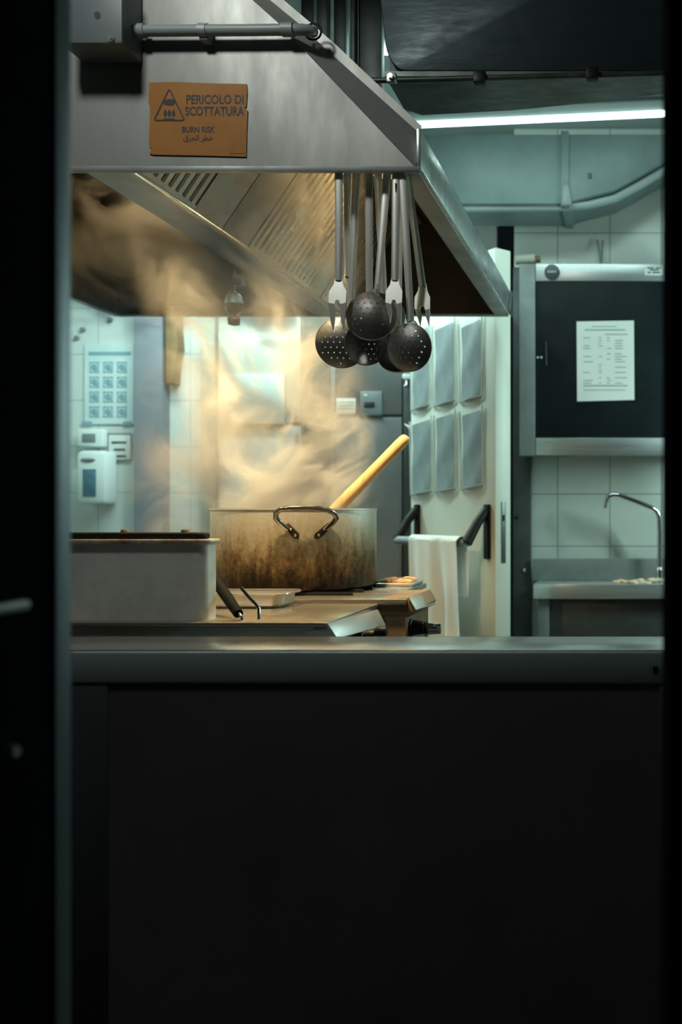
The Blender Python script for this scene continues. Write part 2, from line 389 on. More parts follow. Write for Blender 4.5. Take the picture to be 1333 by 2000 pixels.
# ------------------------------------------------------------------ extraction hood
YF, YB = 2.6, 4.55
XH = P(822, 0, YF).x; XHL = P(-522, 0, YF).x
Z0, Z1 = P(0, 327, YF).z, P(0, 250, YF).z
hood = thing('extraction_hood', 'large stainless steel extraction hood above the cooking range', 'extractor hood', (-1.5, 3.5, Z0))
top = ZT - .02
def HF(px, py): return P(px, py, YF)
pn_ = [(812, 327), (575, 78), (545, 46), (480, -12), (250, -212)]
pm_ = [(821, 262), (632, 92), (590, 52), (512, -12), (278, -212)]
po_ = [(824, 246), (660, 91), (612, 49), (540, -12), (304, -212)]
lf = [HF(-522, 327)] + [HF(*p) for p in pn_] + [HF(-522, -212)]
fp = MB().prism(lf, (0, .012, 0)).build('front_panel', M['hood'], hood)
# chamfered fold and outer lip at the right of the front
YB2 = YF + .05
Pn = [P(*p, YF) for p in pn_]; Pm = [P(*p, YB2) for p in pm_]; Po = [P(*p, YB2) for p in po_]
mb = MB(); mb.sheet([[Pn[0], P(822, 327, YB2)], [Pn[0], Pm[0]]]); mb.sheet([Pn, Pm])
bmesh.ops.dissolve_degenerate(mb.bm, dist=1e-5, edges=mb.bm.edges)
mb.build('corner_fold', mat('fold_steel', (.34, .35, .34), (.28, .29, .28), metal=.6, rough=.45, scale=5), hood, solid=.004)
MB().sheet([Pm, Po]).build('corner_lip', M['hood'], hood, solid=.004)
MB().box((XHL, YF - .004, Z0 - .012), (XH, YF + .014, Z0 + .003), .002).build('bottom_rail', M['dull_steel'], hood)
# right rim (vertical band), its flange underneath, slanted roof, back and left panels
MB().box((XH - .012, YF + .002, Z0), (XH, YB, Z1), .002).build('side_rim', M['rim'], hood)
MB().box((XH - .075, YF + .03, Z0 - .004), (XH - .012, YB, Z0 + .006), .002).build('rim_flange', M['dull_steel'], hood)
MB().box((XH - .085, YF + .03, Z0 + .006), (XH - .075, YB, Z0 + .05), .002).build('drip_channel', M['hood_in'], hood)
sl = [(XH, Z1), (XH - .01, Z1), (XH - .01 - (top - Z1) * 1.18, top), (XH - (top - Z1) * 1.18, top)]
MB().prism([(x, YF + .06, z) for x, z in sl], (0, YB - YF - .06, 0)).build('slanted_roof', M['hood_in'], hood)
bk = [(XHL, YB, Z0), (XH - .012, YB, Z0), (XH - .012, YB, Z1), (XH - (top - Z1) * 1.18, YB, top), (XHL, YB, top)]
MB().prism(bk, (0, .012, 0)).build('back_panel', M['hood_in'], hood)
MB().box((XHL, YB - .02, Z0 - .006), (XH - .012, YB + .014, Z0 + .004), .002).build('back_rail', M['dull_steel'], hood)
MB().box((XHL - .012, YF, Z0), (XHL, YB, top)).build('left_panel', M['hood_left'], hood)
MB().box((XHL - .014, YF, Z0 - .008), (XHL + .02, YB, Z0 + .006), .002).build('left_rail', M['steel'], hood)
a = P(1020, 568, YB); 
MB().prism([(XH, YB - .10, Z0 - .004), (XH, YB + .03, Z0 - .004), (XH, YB + .03, Z0 + .085), (XH, YB - .02, Z0 + .115)], (.012, 0, 0), .002).build('corner_cap', M['darkpost'], hood)
# inner ceiling
MB().box((XHL, YF + .06, 2.62), (-1.02, YB, 2.632)).build('inner_ceiling', M['hood_left'], hood)
# gutter beam: flat bottom between A and B
XA, XB, ZG = -1.555, -1.415, 2.17
MB().prism([(XA, YF + .02, ZG), (XB, YF + .02, ZG), (XB + .004, YF + .02, ZG + .03), (XB - .008, YF + .02, ZG + .03), (XB - .014, YF + .02, ZG + .008), (XA + .012, YF + .02, ZG + .008), (XA + .01, YF + .02, ZG + .05), (XA, YF + .02, ZG + .05)], (0, YB - YF - .03, 0)).build('gutter', M['gutter'], hood)
MB().box((XB - .012, YF + .02, ZG - .007), (XB + .004, YB - .01, ZG + .006), .003).build('gutter_edge', M['filter'], hood)
# filters: rise from the gutter at 56 degrees to the right
sd = Vector((math.cos(math.radians(56)), 0, math.sin(math.radians(56)))); sn = Vector((sd.z, 0, -sd.x))
G0 = Vector((XB - .004, 0, ZG + .012)); LEN = .50
def S(a, Y, n): return G0 + sd * a + sn * n + Vector((0, Y, 0))
def slab(mb, a0, a1, y0, y1, n0, n1, bev=0): mb.prism([S(a0, y0, n0), S(a1, y0, n0), S(a1, y1, n0), S(a0, y1, n0)], sn * (n1 - n0), bev)
def baffle(y0, y1, k):
    m_ = MB(); slab(m_, 0, LEN, y0, y1, -.03, -.026)
    f_ = m_.build('grease_filter', M['filter'], hood)
    m_ = MB(); w = (y1 - y0) / k
    for i in range(k):
        y = y0 + i * w
        m_.prism([S(.015, y + w * .08, -.004), S(.015, y + w * .16, .004), S(.015, y + w * .66, .004), S(.015, y + w * .74, -.004)], sd * (LEN - .03))
        m_.prism([S(.015, y + w * .70, -.022), S(.015, y + w * .74, -.016), S(.015, y + w * 1.0, -.016), S(.015, y + w * 1.04, -.022)], sd * (LEN - .03))
    m_.build('baffle', M['filter'], f_)
    m_ = MB(); slab(m_, 0, .015, y0, y1, -.026, .008); slab(m_, 0, LEN, y0, y0 + .008, -.026, .008); slab(m_, 0, LEN, y1 - .008, y1, -.026, .008)
    m_.build('filter_frame', M['filter_flat'], f_)
    return f_
def plate(y0, y1):
    m_ = MB(); slab(m_, 0, LEN, y0, y1, -.02, .006, .003); return m_.build('blank_plate', M['filter_flat'], hood)
baffle(2.64, 2.99, 8); plate(2.995, 3.19); plate(3.195, 3.40)
f1 = baffle(3.405, 3.77, 8); f2 = baffle(3.775, 4.05, 6); plate(4.055, 4.20); baffle(4.205, 4.52, 7)
for (f_, a_, y_) in ((f1, .20, 3.52), (f2, .16, 3.80)):
    m_ = MB(); slab(m_, a_, a_ + .07, y_, y_ + .07, .004, .03, .004); m_.build('filter_handle', M['filter'], f_)
# glass jar lamp hanging under the gutter
g = P(462, 600, 3.70); gt = ZG
MB().tube([(g.x - .01, 3.7, gt), (g.x - .01, 3.7, g.z + .06)], .006, 10).box((g.x - .004, 3.68, g.z + .085), (g.x + .03, 3.72, g.z + .125), .003).build('lamp_bracket', M['steel'], hood)
jl = MB().lathe((g.x - .01, 3.7, g.z), [(.0, -.075), (.022, -.07), (.024, -.045), (.016, -.04), (.034, -.01), (.038, .015), (.03, .045), (.016, .06), (.0, .062)], 24).build('lamp_jar', M['glass'], hood)
# warm downlights in the hood; the two left ones added to light steam
for (x_, y_, z_) in ((-1.02, 2.70, 2.33), (-1.78, 2.72, 2.33), (-1.80, 3.40, 2.565), (-1.0, 3.75, 2.57)):
    hs = MB().lathe((x_, y_, z_), [(0, .05), (.05, .05), (.055, .0), (.045, 0), (.04, .03), (0, .034)], 24).build('downlight', M['dull_steel'], hood)
    MB().lathe((x_, y_, z_ + .03), [(0, -.008), (.03, -.006), (.034, 0), (0, 0)], 20).build('lens', M['warmtube'], hs)
RODS = (2.632, 2.668, 2.704)
rl_ = MB()
for y_ in RODS: zz = ZC + 664 / F * (y_ - .014) + .008; rl_.tube([(P(645, 0, YF).x, y_, zz), (XH - .06, y_, zz)], .005, 10)
for x_ in (P(645, 0, YF).x, XH - .06): rl_.box((x_ - .006, YF + .01, Z0 + .004), (x_ + .006, 2.74, Z0 + .022), .002)
rl_.build('utensil_rail', M['dull_steel'], hood)

# junction box, conduit, sign on the hood front
jb = thing('junction_box', 'grey plastic junction box mounted at the top left of the hood front', 'junction box', P(185, 88, YF))
a, b = P(122, 90, 2.50), P(241, -60, 2.50)
MB().box((a.x, 2.50, a.z), (b.x, YF - .001, b.z), .006).build('enclosure', M['boxpvc'], jb)
a, b = P(118, 84, 2.478), P(238, -62, 2.478)
cov = MB().box((a.x, 2.478, a.z), (b.x, 2.50, b.z), .005).build('cover', M['boxpvc'], jb)
MB().lathe(P(218, 76, 2.478), [(0, -.004), (.009, -.004), (.011, 0)], 20, 'Y').build('screw', M['boxpvc'], cov)
MB().lathe(P(218, 76, 2.4735), [(0, -.001), (.0035, -.001), (.004, 0)], 12, 'Y').build('screw_slot', M['ink'], cov)
MB().prism([P(184, 25, 2.477), P(190, 22, 2.477), P(196, 26, 2.477), P(196, 34, 2.477), P(190, 38, 2.477), P(185, 33, 2.477)], (0, .002, 0)).build('chip_mark', M['ink'], cov)
cp = thing('conduit', 'grey conduit pipe running right from the junction box across the hood', 'conduit', P(430, 72, 2.56))
YC = 2.562
MB().tube([P(236, 61, YC), P(300, 60, YC), P(480, 59, YC), P(566, 58, YC), P(592, 58, YC + .004), P(606, 60, YC + .016), P(612, 62, YC + .036)], .0155, 18).build('pipe', M['pvc'], cp)
for x in (247, 272): MB().tube([P(x, 60.5, YC), P(x + 12, 60.3, YC)], .0195, 18).build('collar', M['pvc'], cp)
MB().tube([P(552, 58, YC), P(574, 58, YC)], .019, 18).build('collar', M['pvc'], cp)
c_ = P(397, 60, YC); MB().tube([c_ + Vector((-.011, 0, 0)), c_ + Vector((.011, 0, 0))], .0185, 18).box((c_.x - .012, YC, c_.z - .024), (c_.x + .012, YF - .001, c_.z + .024), .002).build('clip', M['dull_steel'], cp)
MB().lathe(P(612, 62, YF - .001), [(.019, 0), (.024, -.002), (.026, 0.0)], 24, 'Y').build('grommet', M['black'], cp)

sg = thing('warning_sign', 'orange burn risk warning sign with torn corners on the hood front', 'sign', P(386, 305, YF))
out = [(291, 161), (345, 160), (420, 163), (482, 164), (483, 180), (481, 208), (478, 210), (484, 216), (482, 260), (481, 306), (400, 304), (300, 302), (292, 300), (297, 291), (291, 284), (293, 210), (290, 200)]
YS = YF - .004
MB().prism([P(x, y, YS) for x, y in out], (0, .0035, 0)).build('card', M['card'], sg)
yi = YS - .0006
mb = MB(); text_px(mb, 'PERICOLO DI', 364, 185, 476, 203, yi, .022); text_px(mb, 'SCOTTATURA', 362, 208, 477, 226, yi, .022); text_px(mb, 'BURN RISK', 356, 247, 420, 259, yi, .018)
mb.build('lettering', M['ink'], sg, smooth=False)
mb = MB(); text_px(mb, '\ufed5\ufeae\ufea4\ufedf\u0627 \ufeae\ufec4\ufea7', 358, 263, 416, 278, yi, .008)
mb.build('arabic_lettering', M['ink'], sg, smooth=False)
# triangle with steak over flames
mb = MB()
tri = [(331, 173), (361, 235), (301, 235)]
ring = []
for i in range(3):
    A, B, Cc = Vector(tri[i - 1]), Vector(tri[i]), Vector(tri[(i + 1) % 3])
    p0 = B + (A - B).normalized() * 6; p1 = B + (Cc - B).normalized() * 6
    for k in range(5):
        s_ = k / 4; ring.append(p0 * (1 - s_) ** 2 + B * 2 * s_ * (1 - s_) + p1 * s_ ** 2)
mb.tube([P(v.x, v.y, yi) for v in ring], .0021, 6, flat=(1, .15), closed=True)
mb.prism([P(x, y, yi) for x, y in [(318, 200), (323, 195), (332, 193), (342, 195), (345, 199), (341, 203), (337, 206), (327, 206), (321, 204)]], (0, .0005, 0))
for cx in (323, 331, 339):
    mb.prism([P(cx + dx, y, yi) for dx, y in [(0, 213), (3, 219), (3.4, 224), (1.5, 228), (-1.5, 228), (-3.4, 224), (-3, 219)]], (0, .0005, 0))
mb.prism([P(x, y, yi) for x, y in [(319, 231), (342, 231), (342, 234), (319, 234)]], (0, .0005, 0))
mb.build('pictogram', M['ink'], sg, smooth=False)
mb = MB()
for i in range(6): mb.prism([P(450 + i * 5, 299, yi), P(453.5 + i * 5, 299, yi), P(453.5 + i * 5, 300.4, yi), P(450 + i * 5, 300.4, yi)], (0, .0004, 0))
mb.build('small_print', M['ink'], sg, smooth=False)

# ------------------------------------------------------------------ hanging utensils
def bowl_mesh(R, depth, holes, pitch=.0172, hr=.0023):
    pts = []; edges = []
    n = 56
    for k in range(n):
        a = 2 * PI * k / n; pts.append(Vector((R * math.cos(a), R * math.sin(a)))); edges.append((k, (k + 1) % n))
    hs = []
    if holes:
        k = int(R / pitch) + 1
        for i in range(-k, k + 1):
            for j in range(-k, k + 1):
                c = Vector(((i + (.5 if j % 2 else 0)) * pitch, j * pitch * .87))
                if c.length < R * .84: hs.append(c)
        for c in hs:
            b0 = len(pts)
            for q in range(8): pts.append(c + Vector((math.cos(q * PI / 4), math.sin(q * PI / 4))) * hr)
            edges += [(b0 + q, b0 + (q + 1) % 8) for q in range(8)]
    for rr in (.92, .8, .65, .5, .35, .2):
        for k in range(int(30 * rr) + 4):
            a = 2 * PI * k / (int(30 * rr) + 4) + rr; c = Vector((math.cos(a), math.sin(a))) * R * rr
            if all((c - h_).length > hr * 1.5 for h_ in hs): pts.append(c)
    V, E, Fc, *_ = delaunay_2d_cdt(pts, edges, [], 1, 1e-6)
    bm = bmesh.new(); vs = []
    Rs = (R * R + depth * depth) / (2 * depth)
    for v in V:
        r2 = v.x * v.x + v.y * v.y
        vs.append(bm.verts.new((v.x, math.sqrt(max(Rs * Rs - r2, 0)) - (Rs - depth), v.y)))   # bulges towards +Y
    for f in Fc:
        c = sum((V[i] for i in f), Vector((0, 0))) / len(f)
        if any((c - h_).length < hr * .98 for h_ in hs): continue
        try: bm.faces.new([vs[i] for i in f])
        except ValueError: pass
    bmesh.ops.recalc_face_normals(bm, faces=bm.faces)
    return bm
UT = 'cooking utensils hanging under the hood'
def handle_path(mb, top, neck, Yt, wtop, wend, rod):
    A, B = P(top[0], top[1], rod - .014), P(neck[0], neck[1], Yt)
    pts = []; n = 10
    # hook over the rail
    pts = [A + (B - A) * (i / n) for i in range(n + 1)]
    rs = [wtop + (wend - wtop) * (i / n) for i in range(n + 1)]
    fl = [(1, .28 + .5 * max(0, i / n - .4)) for i in range(n + 1)]
    mb.tube(pts, rs, 12, flat=fl)
    mb.tube([A + Vector((0, .0, -.004)), A + Vector((0, .006, .012)), A + Vector((0, .018, .016)), A + Vector((0, .028, .004))], wtop * .55, 8)
    return mb
def skimmer(name, top, neck, c, Rpx, Y, rod, label, holes=True, tilt=0, yaw=0, hm='tool', flip=False, slot=False):
    cw = P(c[0], c[1], Y); R = Rpx / F * Y
    t_ = thing(name, label, 'skimmer' if holes else 'ladle', (cw.x, cw.y, cw.z - R), UT)
    h_ = handle_path(MB(), top, neck, Y - .004, .0122, .0100, rod).build('handle', M[hm], t_)
    if slot:
        q = P(top[0] - 1, top[1] + 35, Y - .0095); MB().tube([q, q + Vector((0, 0, -.03))], .0024, 8, flat=(1, .4)).build('stamp', M['ink'], h_)
    bm = bowl_mesh(R, R * (.34 if holes else .75), holes)
    s_ = -1 if flip else 1
    mtx = Matrix.Translation(cw) @ Matrix.Rotation(math.radians(yaw), 4, 'Z') @ Matrix.Rotation(math.radians(tilt), 4, 'X') @ Matrix.Diagonal((1, s_, 1, 1))
    bm.transform(mtx); bmesh.ops.recalc_face_normals(bm, faces=bm.faces)
    m_ = MB(); m_.bm.free(); m_.bm = bm
    m_.build('perforated_bowl' if holes else 'bowl', M['skimmer'], t_, solid=.0022)
    # rolled rim and neck joining handle and bowl
    ring = [mtx @ Vector((R * math.cos(2 * PI * k / 40), 0, R * math.sin(2 * PI * k / 40))) for k in range(40)]
    MB().tube(ring, .0019, 6, closed=True).build('rim', M['skimmer'], t_)
    nk = P(neck[0], neck[1], Y - .004); ed = min(ring, key=lambda v: (v - nk).length)
    if (ed - nk).length > .004:
        MB().tube([nk + (nk - ed).normalized() * .02, nk, (nk + ed) / 2, ed + (cw - ed) * .10], [.0095, .0105, .014, .02], 12, flat=[(1, .5), (1, .35), (1, .22), (1, .14)]).build('neck', M[hm], t_)
    return t_
Yu = YF + .05
skimmer('skimmer', (697, 336), (684, 625), (667, 670), 48, 2.715, RODS[2], 'dark round perforated skimmer hanging lowest at the far left of the utensils', tilt=4, yaw=8, flip=True)
skimmer('skimmer', (721, 336), (722, 600), (716, 670), 43, 2.68, RODS[1], 'dark perforated skimmer partly hidden below and behind the front middle skimmer', tilt=2, yaw=-5)
skimmer('skimmer', (738, 336), (750, 572), (757, 618), 34, 2.735, RODS[2], 'small perforated skimmer peeking out right behind the front middle skimmer', tilt=3)
skimmer('skimmer', (757, 336), (738, 566), (727, 617), 49, 2.635, RODS[1], 'front middle perforated skimmer with light glinting through its holes', tilt=-8, yaw=4, flip=True)
skimmer('ladle', (781, 336), (778, 640), (778, 688), 41, 2.69, RODS[2], 'shiny round ladle without holes behind the right skimmer', holes=False, tilt=-10)
skimmer('skimmer', (786, 336), (803, 628), (800, 679), 46, 2.612, RODS[0], 'rightmost perforated skimmer hanging in front of the shiny ladle', tilt=4, yaw=-12, flip=True)

def fork(top, neck, w, yend, Y, rod, label, xoff=0, slot=False, wide=False):
    A, B = P(top[0], top[1], Y), P(neck[0], neck[1], Y)
    t_ = thing('serving_fork', label, 'fork', P(neck[0] + xoff, yend, Y), UT)
    h_ = handle_path(MB(), top, neck, Y, .0118 if wide else .0115, .0104, rod).build('handle', M['tool'], t_)
    if slot:
        q = P(top[0], top[1] + 22, rod - .0195); MB().tube([q, q + Vector((0, 0, -.05))], .003, 8, flat=(1, .4)).build('stamp', M['ink'], h_)
    x0, y0 = neck; k = 1 / 1.0
    sh = []
    # shoulder + two prongs outline
    o = xoff
    L_ = [(x0 - 7, y0 - 6), (x0 - 9 + o * .1, y0 + 8), (x0 - w + o * .2, y0 + 22), (x0 - w + o * .35, y0 + 45), (x0 - w + 4 + o * .8, yend - 18), (x0 - w + 8 + o, yend), (x0 - w + 13 + o * .8, yend - 22), (x0 - 5 + o * .4, y0 + 48), (x0 - 3 + o * .35, y0 + 40),
          (x0 + 3 + o * .35, y0 + 40), (x0 + 6 + o * .4, y0 + 48), (x0 + w - 10 + o * .8, yend - 20), (x0 + w - 5 + o, yend - 2), (x0 + w - 2 + o * .8, yend - 20), (x0 + w + o * .35, y0 + 45), (x0 + w + o * .2, y0 + 22), (x0 + 9 + o * .1, y0 + 8), (x0 + 7, y0 - 6)]
    def bend(y): s_ = max(0, min(1, (y - y0) / (yend - y0))); return -.016 * math.sin(s_ * PI * .8)
    m_ = MB()
    # triangulated as strips: left prong, right prong, shoulder
    def strip(idx):
        pts = [P(x, y, Y) + Vector((0, bend(y), 0)) for x, y in idx]; m_.prism(pts, (0, .0035, 0))
    strip(L_[0:4] + [L_[7], L_[8], L_[9], L_[10]] + L_[14:18])
    strip([L_[3], L_[4], L_[5], L_[6], L_[7]]); strip([L_[10], L_[11], L_[12], L_[13], L_[14]])
    bmesh.ops.remove_doubles(m_.bm, verts=m_.bm.verts, dist=1e-5)
    m_.build('prongs', M['tool'], t_)
    return t_
fork((662, 336), (662, 548), 17, 648, 2.612, RODS[0], 'wide pronged serving fork with flat bright handle, leftmost of the utensils', wide=True)
fork((774, 336), (772, 548), 16, 632, 2.600, RODS[0], 'two pronged fork hanging between the front middle and rightmost skimmers', slot=True)
fork((795, 336), (826, 560), 15, 640, 2.66, RODS[1], 'two pronged fork with slanting handle, rightmost of the utensils', xoff=4)
# one more handle only seen as a strip
hh = thing('spatula', 'dark flat handled spatula hidden among the left skimmer handles', 'spatula', P(679, 600, 2.76), UT)
handle_path(MB(), (679, 336), (680, 540), 2.76, .0115, .010, RODS[2]).build('handle', M['tool'], hh)
MB().prism([P(672, 535, 2.76), P(688, 535, 2.76), P(694, 560, 2.76), P(694, 640, 2.76), P(668, 640, 2.76), P(668, 560, 2.76)], (0, .003, 0), .001).build('blade', M['skimmer'], hh)

# ------------------------------------------------------------------ range, pot and things on it
ZR = .907
r1 = thing('cooking_range', 'near stainless range module carrying the square steel box', 'range', (-1.5, 2.7, 0))
def prof_prism(pts, y0, y1): return MB().prism([(x, y0, z) for x, z in pts], (0, y1 - y0, 0))
x1 = P(640, 0, 2.45).x
MB().box((-2.6, 2.45, .12), (x1 - .005, 2.95, ZR - .012)).build('body', M['range'], r1)
MB().box((-2.6, 2.44, ZR - .012), (x1, 2.955, ZR), .003).build('worktop', M['range_top'], r1)
pn = MB().prism([P(640, 1217, 2.444), P(660, 1247, 2.444), P(755, 1222, 2.9), P(739, 1190, 2.9)], (-.06, 0, -.025), .002).build('control_panel', M['range'], r1)
mb = MB()
for (x, y) in ((690, 1246), (712, 1240), (735, 1233)):
    mb = MB().lathe(P(x, y, 2.66), [(.012, 0), (.016, .01), (.014, .03), (0, .032)], 20, 'X'); mb.build('knob', M['black'], r1)
MB().lathe(P(610, 1245, 2.449), [(0, -.004), (.008, -.003), (.009, 0)], 16, 'Y').build('bolt', M['ink'], r1)
for x in (-2.4, x1 - .1): 
    for y in (2.5, 2.9): MB().lathe((x, y, 0), [(.0, 0), (.025, 0), (.02, .12), (0, .12)], 16).build('leg', M['steel'], r1)
r2 = thing('cooking_range', 'far range module with side panel tinted by warm reflection under the large pot', 'range', (-1.5, 3.6, 0))
Y2 = 2.98
xa = P(752, 0, Y2).x; xe = P(796, 0, Y2).x
MB().box((-2.6, Y2, .12), (P(792, 0, Y2).x, 3.32, P(0, 1204, Y2).z)).box((-2.6, 3.32, .12), (-.83, 3.65, P(0, 1204, Y2).z)).build('body', M['range_side'], r2)
zt2 = P(0, 1170, Y2).z
nose = [P(690, 1172, Y2), P(796, 1168, Y2), P(810, 1192, Y2), P(800, 1204, Y2), P(690, 1204, Y2)]
MB().prism(nose, (0, .34, 0), .002).build('front_nose', M['range_side'], r2)
MB().prism([P(797, 1167, Y2 - .004), P(811, 1193, Y2 - .004), P(850, 1181, 3.32), P(839, 1159, 3.32)], (.004, 0, .003), .001).build('nose_plate', M['range'], r2)
MB().box((-2.6, 2.965, zt2 - .02), (xe, 3.32, zt2), .003).box((-2.6, 3.32, zt2 - .02), (-.81, 3.66, zt2), .003).build('worktop', M['range_top'], r2)
MB().lathe(P(787, 1183, Y2), [(0, -.003), (.0035, -.003), (.004, 0)], 12, 'Y').build('bolt', M['ink'], r2)
for (x, y, Y, m_, r) in ((800, 1226, 3.05, 'black', .026), (828, 1228, 3.3, 'chrome', .024)):
    k_ = MB().lathe(P(x, y, Y), [(r * 1.15, 0), (r * 1.15, .01), (r, .012), (r * .8, .05), (0, .052)], 28, 'X').build('knob', M[m_], r2)
    q = P(x, y, Y); MB().box((q.x + .05, Y - .006, q.z - r * .8), (q.x + .062, Y + .006, q.z + r * .8), .003).build('grip', M[m_], k_)
for y in (3.1, 3.55): MB().lathe((-.9, y, 0), [(.0, 0), (.025, 0), (.02, .12), (0, .12)], 16).build('leg', M['steel'], r2)
# pan support grate under the pot
gr = MB()
PC = Vector(((577 - CX) / F * 3.34, 3.345, 0)); PR = .283
for i in range(5): gr.box((PC.x - .30, PC.y - .24 + i * .12 - .006, zt2), (PC.x + .28, PC.y - .24 + i * .12 + .006, zt2 + .012), .002)
gr.build('pan_support', M['black'], r2)
zp = zt2 + .012
pot = thing('stock_pot', 'large burnt aluminium stock pot steaming on the range', 'pot', (PC.x, PC.y, zp))
HT = ZC + .0125 - zp
MB().lathe((PC.x, PC.y, zp), [(0, 0), (PR - .02, 0), (PR - .006, .006), (PR, .02), (PR, HT - .006), (PR + .003, HT - .005), (PR + .003, HT), (PR - .004, HT), (PR - .005, HT - .01), (PR - .006, .02), (PR - .02, .01), (0, .008)], 96).build('body', M['pot'], pot)
MB().lathe((PC.x, PC.y, zp), [(0, HT - .09), (PR - .007, HT - .09)], 48).build('broth', mat('brown_broth', (.16, .09, .04), rough=.15), pot)
# handle towards the camera
yh = lambda x: PC.y - math.sqrt(PR * PR - (x - PC.x) ** 2)
def HP(px, py, out):
    X = (px - CX) / F * (PC.y - PR); return Vector((X, yh(X) - out, ZC - (py - CY) / F * (PC.y - PR)))
Yh = PC.y - PR
path = [(563, 1034, .012), (552, 1022, .022), (546, 1012, .034), (548, 1001, .042), (556, 995, .046), (572, 992.5, .048), (595, 992, .05), (618, 992.5, .048), (634, 996, .046), (643, 1002, .042), (645, 1012, .034), (638, 1022, .022), (626, 1034, .012)]
hd = MB().tube([HP(*q) for q in path], [.008, .009] + [.0092] * 9 + [.009, .008], 14).build('handle', mat('worn_handle', (.30, .27, .24), (.17, .15, .13), metal=.9, rough=.2, scale=20), pot)
for sgn, pts in ((-1, [(556, 1027), (562, 1021), (581, 1043), (580, 1052), (574, 1054), (566, 1046)]), (1, [(634, 1027), (628, 1021), (607, 1043), (606, 1052), (612, 1054), (622, 1046)])):
    MB().prism([HP(x, y, .006) for x, y in pts], (0, .006, 0), .0015).build('handle_plate', mat('dark_plate', (.10, .08, .06), (.05, .04, .03), metal=.8, rough=.35, scale=30), hd)
    for (x, y) in ((567, 1034), (575, 1046)) if sgn < 0 else ((623, 1034), (614, 1046)):
        MB().ball(HP(x, y, .008), .0042, (1, .6, 1)).build('rivet', M['brass'], hd)
# wooden paddle
A, B = P(796, 853, 3.26), P(652, 1000, 3.30); dr = (B - A)
pd = thing('wooden_paddle', 'pale wooden paddle handle leaning out of the steaming pot', 'paddle', A + dr * 1.35)
MB().tube([A + dr * s_ for s_ in (0, .015, .04, .1, .3, .5, .75, 1.0, 1.25)], [.010, .0165, .0195, .0205, .020, .0205, .0225, .0225, .021], 18).build('shaft', M['wood'], pd)
MB().tube([A + dr * 1.22, A + dr * 1.27, A + dr * 1.34], [.021, .04, .045], 14, flat=(1, .35)).build('blade', M['wood'], pd)

# square steel box with black lid
bx = thing('steel_box', 'square stainless steel box with black lid on the near range', 'box', (-1.4, 2.54, ZR))
def rrect(x0, x1_, y0, y1_, r, z, n=6):
    o = []
    for cx, cy, a0 in ((x1_ - r, y0 + r, -90), (x1_ - r, y1_ - r, 0), (x0 + r, y1_ - r, 90), (x0 + r, y0 + r, 180)):
        for k in range(n + 1):
            a = math.radians(a0 + 90 * k / n); o.append(Vector((cx + r * math.cos(a), cy + r * math.sin(a), z)))
    return o
bx0, bx1 = -1.75, P(404, 0, 2.485).x - .002
by0, by1 = 2.485, 2.562
zb1 = P(0, 1060, 2.485).z
MB().prism(rrect(bx0, bx1, by0, by1, .022, ZR), (0, 0, zb1 - ZR)).build('body', M['steel_box'], bx)
mb = MB()
prev = None
MB().prism(rrect(bx0 - .012, bx1 + .012, by0 - .012, by1 + .012, .034, zb1 - .004), (0, 0, .013), .004).build('rim', M['lidrim'], bx)
lidb = MB().prism(rrect(bx0 + .01, bx1 - .012, by0 + .012, by1 - .008, .024, zb1 + .009), (0, 0, .018), .007).build('lid', M['lid'], bx)
for x in (250, 367):
    q = P(x, 1032, 2.54); MB().lathe((q.x, 2.525, zb1 + .026), [(.0, .010), (.009, .009), (.011, .004), (.011, -.003), (0, -.003)], 16).build('lid_knob', M['brown'], lidb)
# shallow tray
ty = 2.79
tr = thing('shallow_tray', 'shallow rectangular steel tray on the range in front of the pot', 'tray', (P(470, 0, ty).x, ty + .07, ZR))
tx1 = P(552, 0, ty).x; tx0 = tx1 - .32; tzt = P(0, 1159, ty).z
def loft(loops, name, m_, parent, solid=.002):
    t = bmesh.new(); R_ = [[t.verts.new(v) for v in lp] for lp in loops]; n = len(R_[0])
    for A_, B_ in zip(R_, R_[1:]):
        for k in range(n): t.faces.new((A_[k], A_[(k + 1) % n], B_[(k + 1) % n], B_[k]))
    t.faces.new(R_[0][::-1]); bmesh.ops.recalc_face_normals(t, faces=t.faces)
    m__ = MB(); m__.bm.free(); m__.bm = t; return m__.build(name, m_, parent, solid=solid)
loft([rrect(tx0 + .02, tx1 - .02, ty + .014, ty + .126, .02, ZR + .002), rrect(tx0 + .008, tx1 - .008, ty + .004, ty + .136, .028, ZR + .012), rrect(tx0 + .004, tx1 - .004, ty, ty + .14, .03, tzt - .003)], 'basin', M['range'], tr)
lp = rrect(tx0 - .006, tx1 + .010, ty - .008, ty + .150, .03, tzt - .002)
MB().tube(lp, .0035, 8, closed=True).build('rim', M['filter'], tr)
# two bent wire handles
w1 = thing('wire_handle', 'bent steel wire handle with black grip beside the steel box', 'handle', P(473, 1211, 2.49), 'bent wire handles on the range')
MB().tube([P(404, 1112, 2.70), P(445, 1168, 2.56), P(466, 1199, 2.505)], [.013, .0155, .013], 16).build('grip', mat('black_rubber', (.004, .005, .006), rough=.75, spec=.12), w1)
MB().tube([P(462, 1193, 2.51), P(469, 1200, 2.50), P(473, 1206, 2.493), P(473.5, 1213, 2.491)], .0042, 10).build('wire', M['chrome'], w1)
w2 = thing('wire_handle', 'bare bent steel wire handle in front of the shallow tray', 'handle', P(506, 1208, 2.53), 'bent wire handles on the range')
MB().tube([P(471, 1148, 2.54), P(489, 1169, 2.54), P(500, 1180, 2.54), P(506, 1189, 2.535), P(506, 1208, 2.53)], .0046, 10).build('wire', M['chrome'], w2)
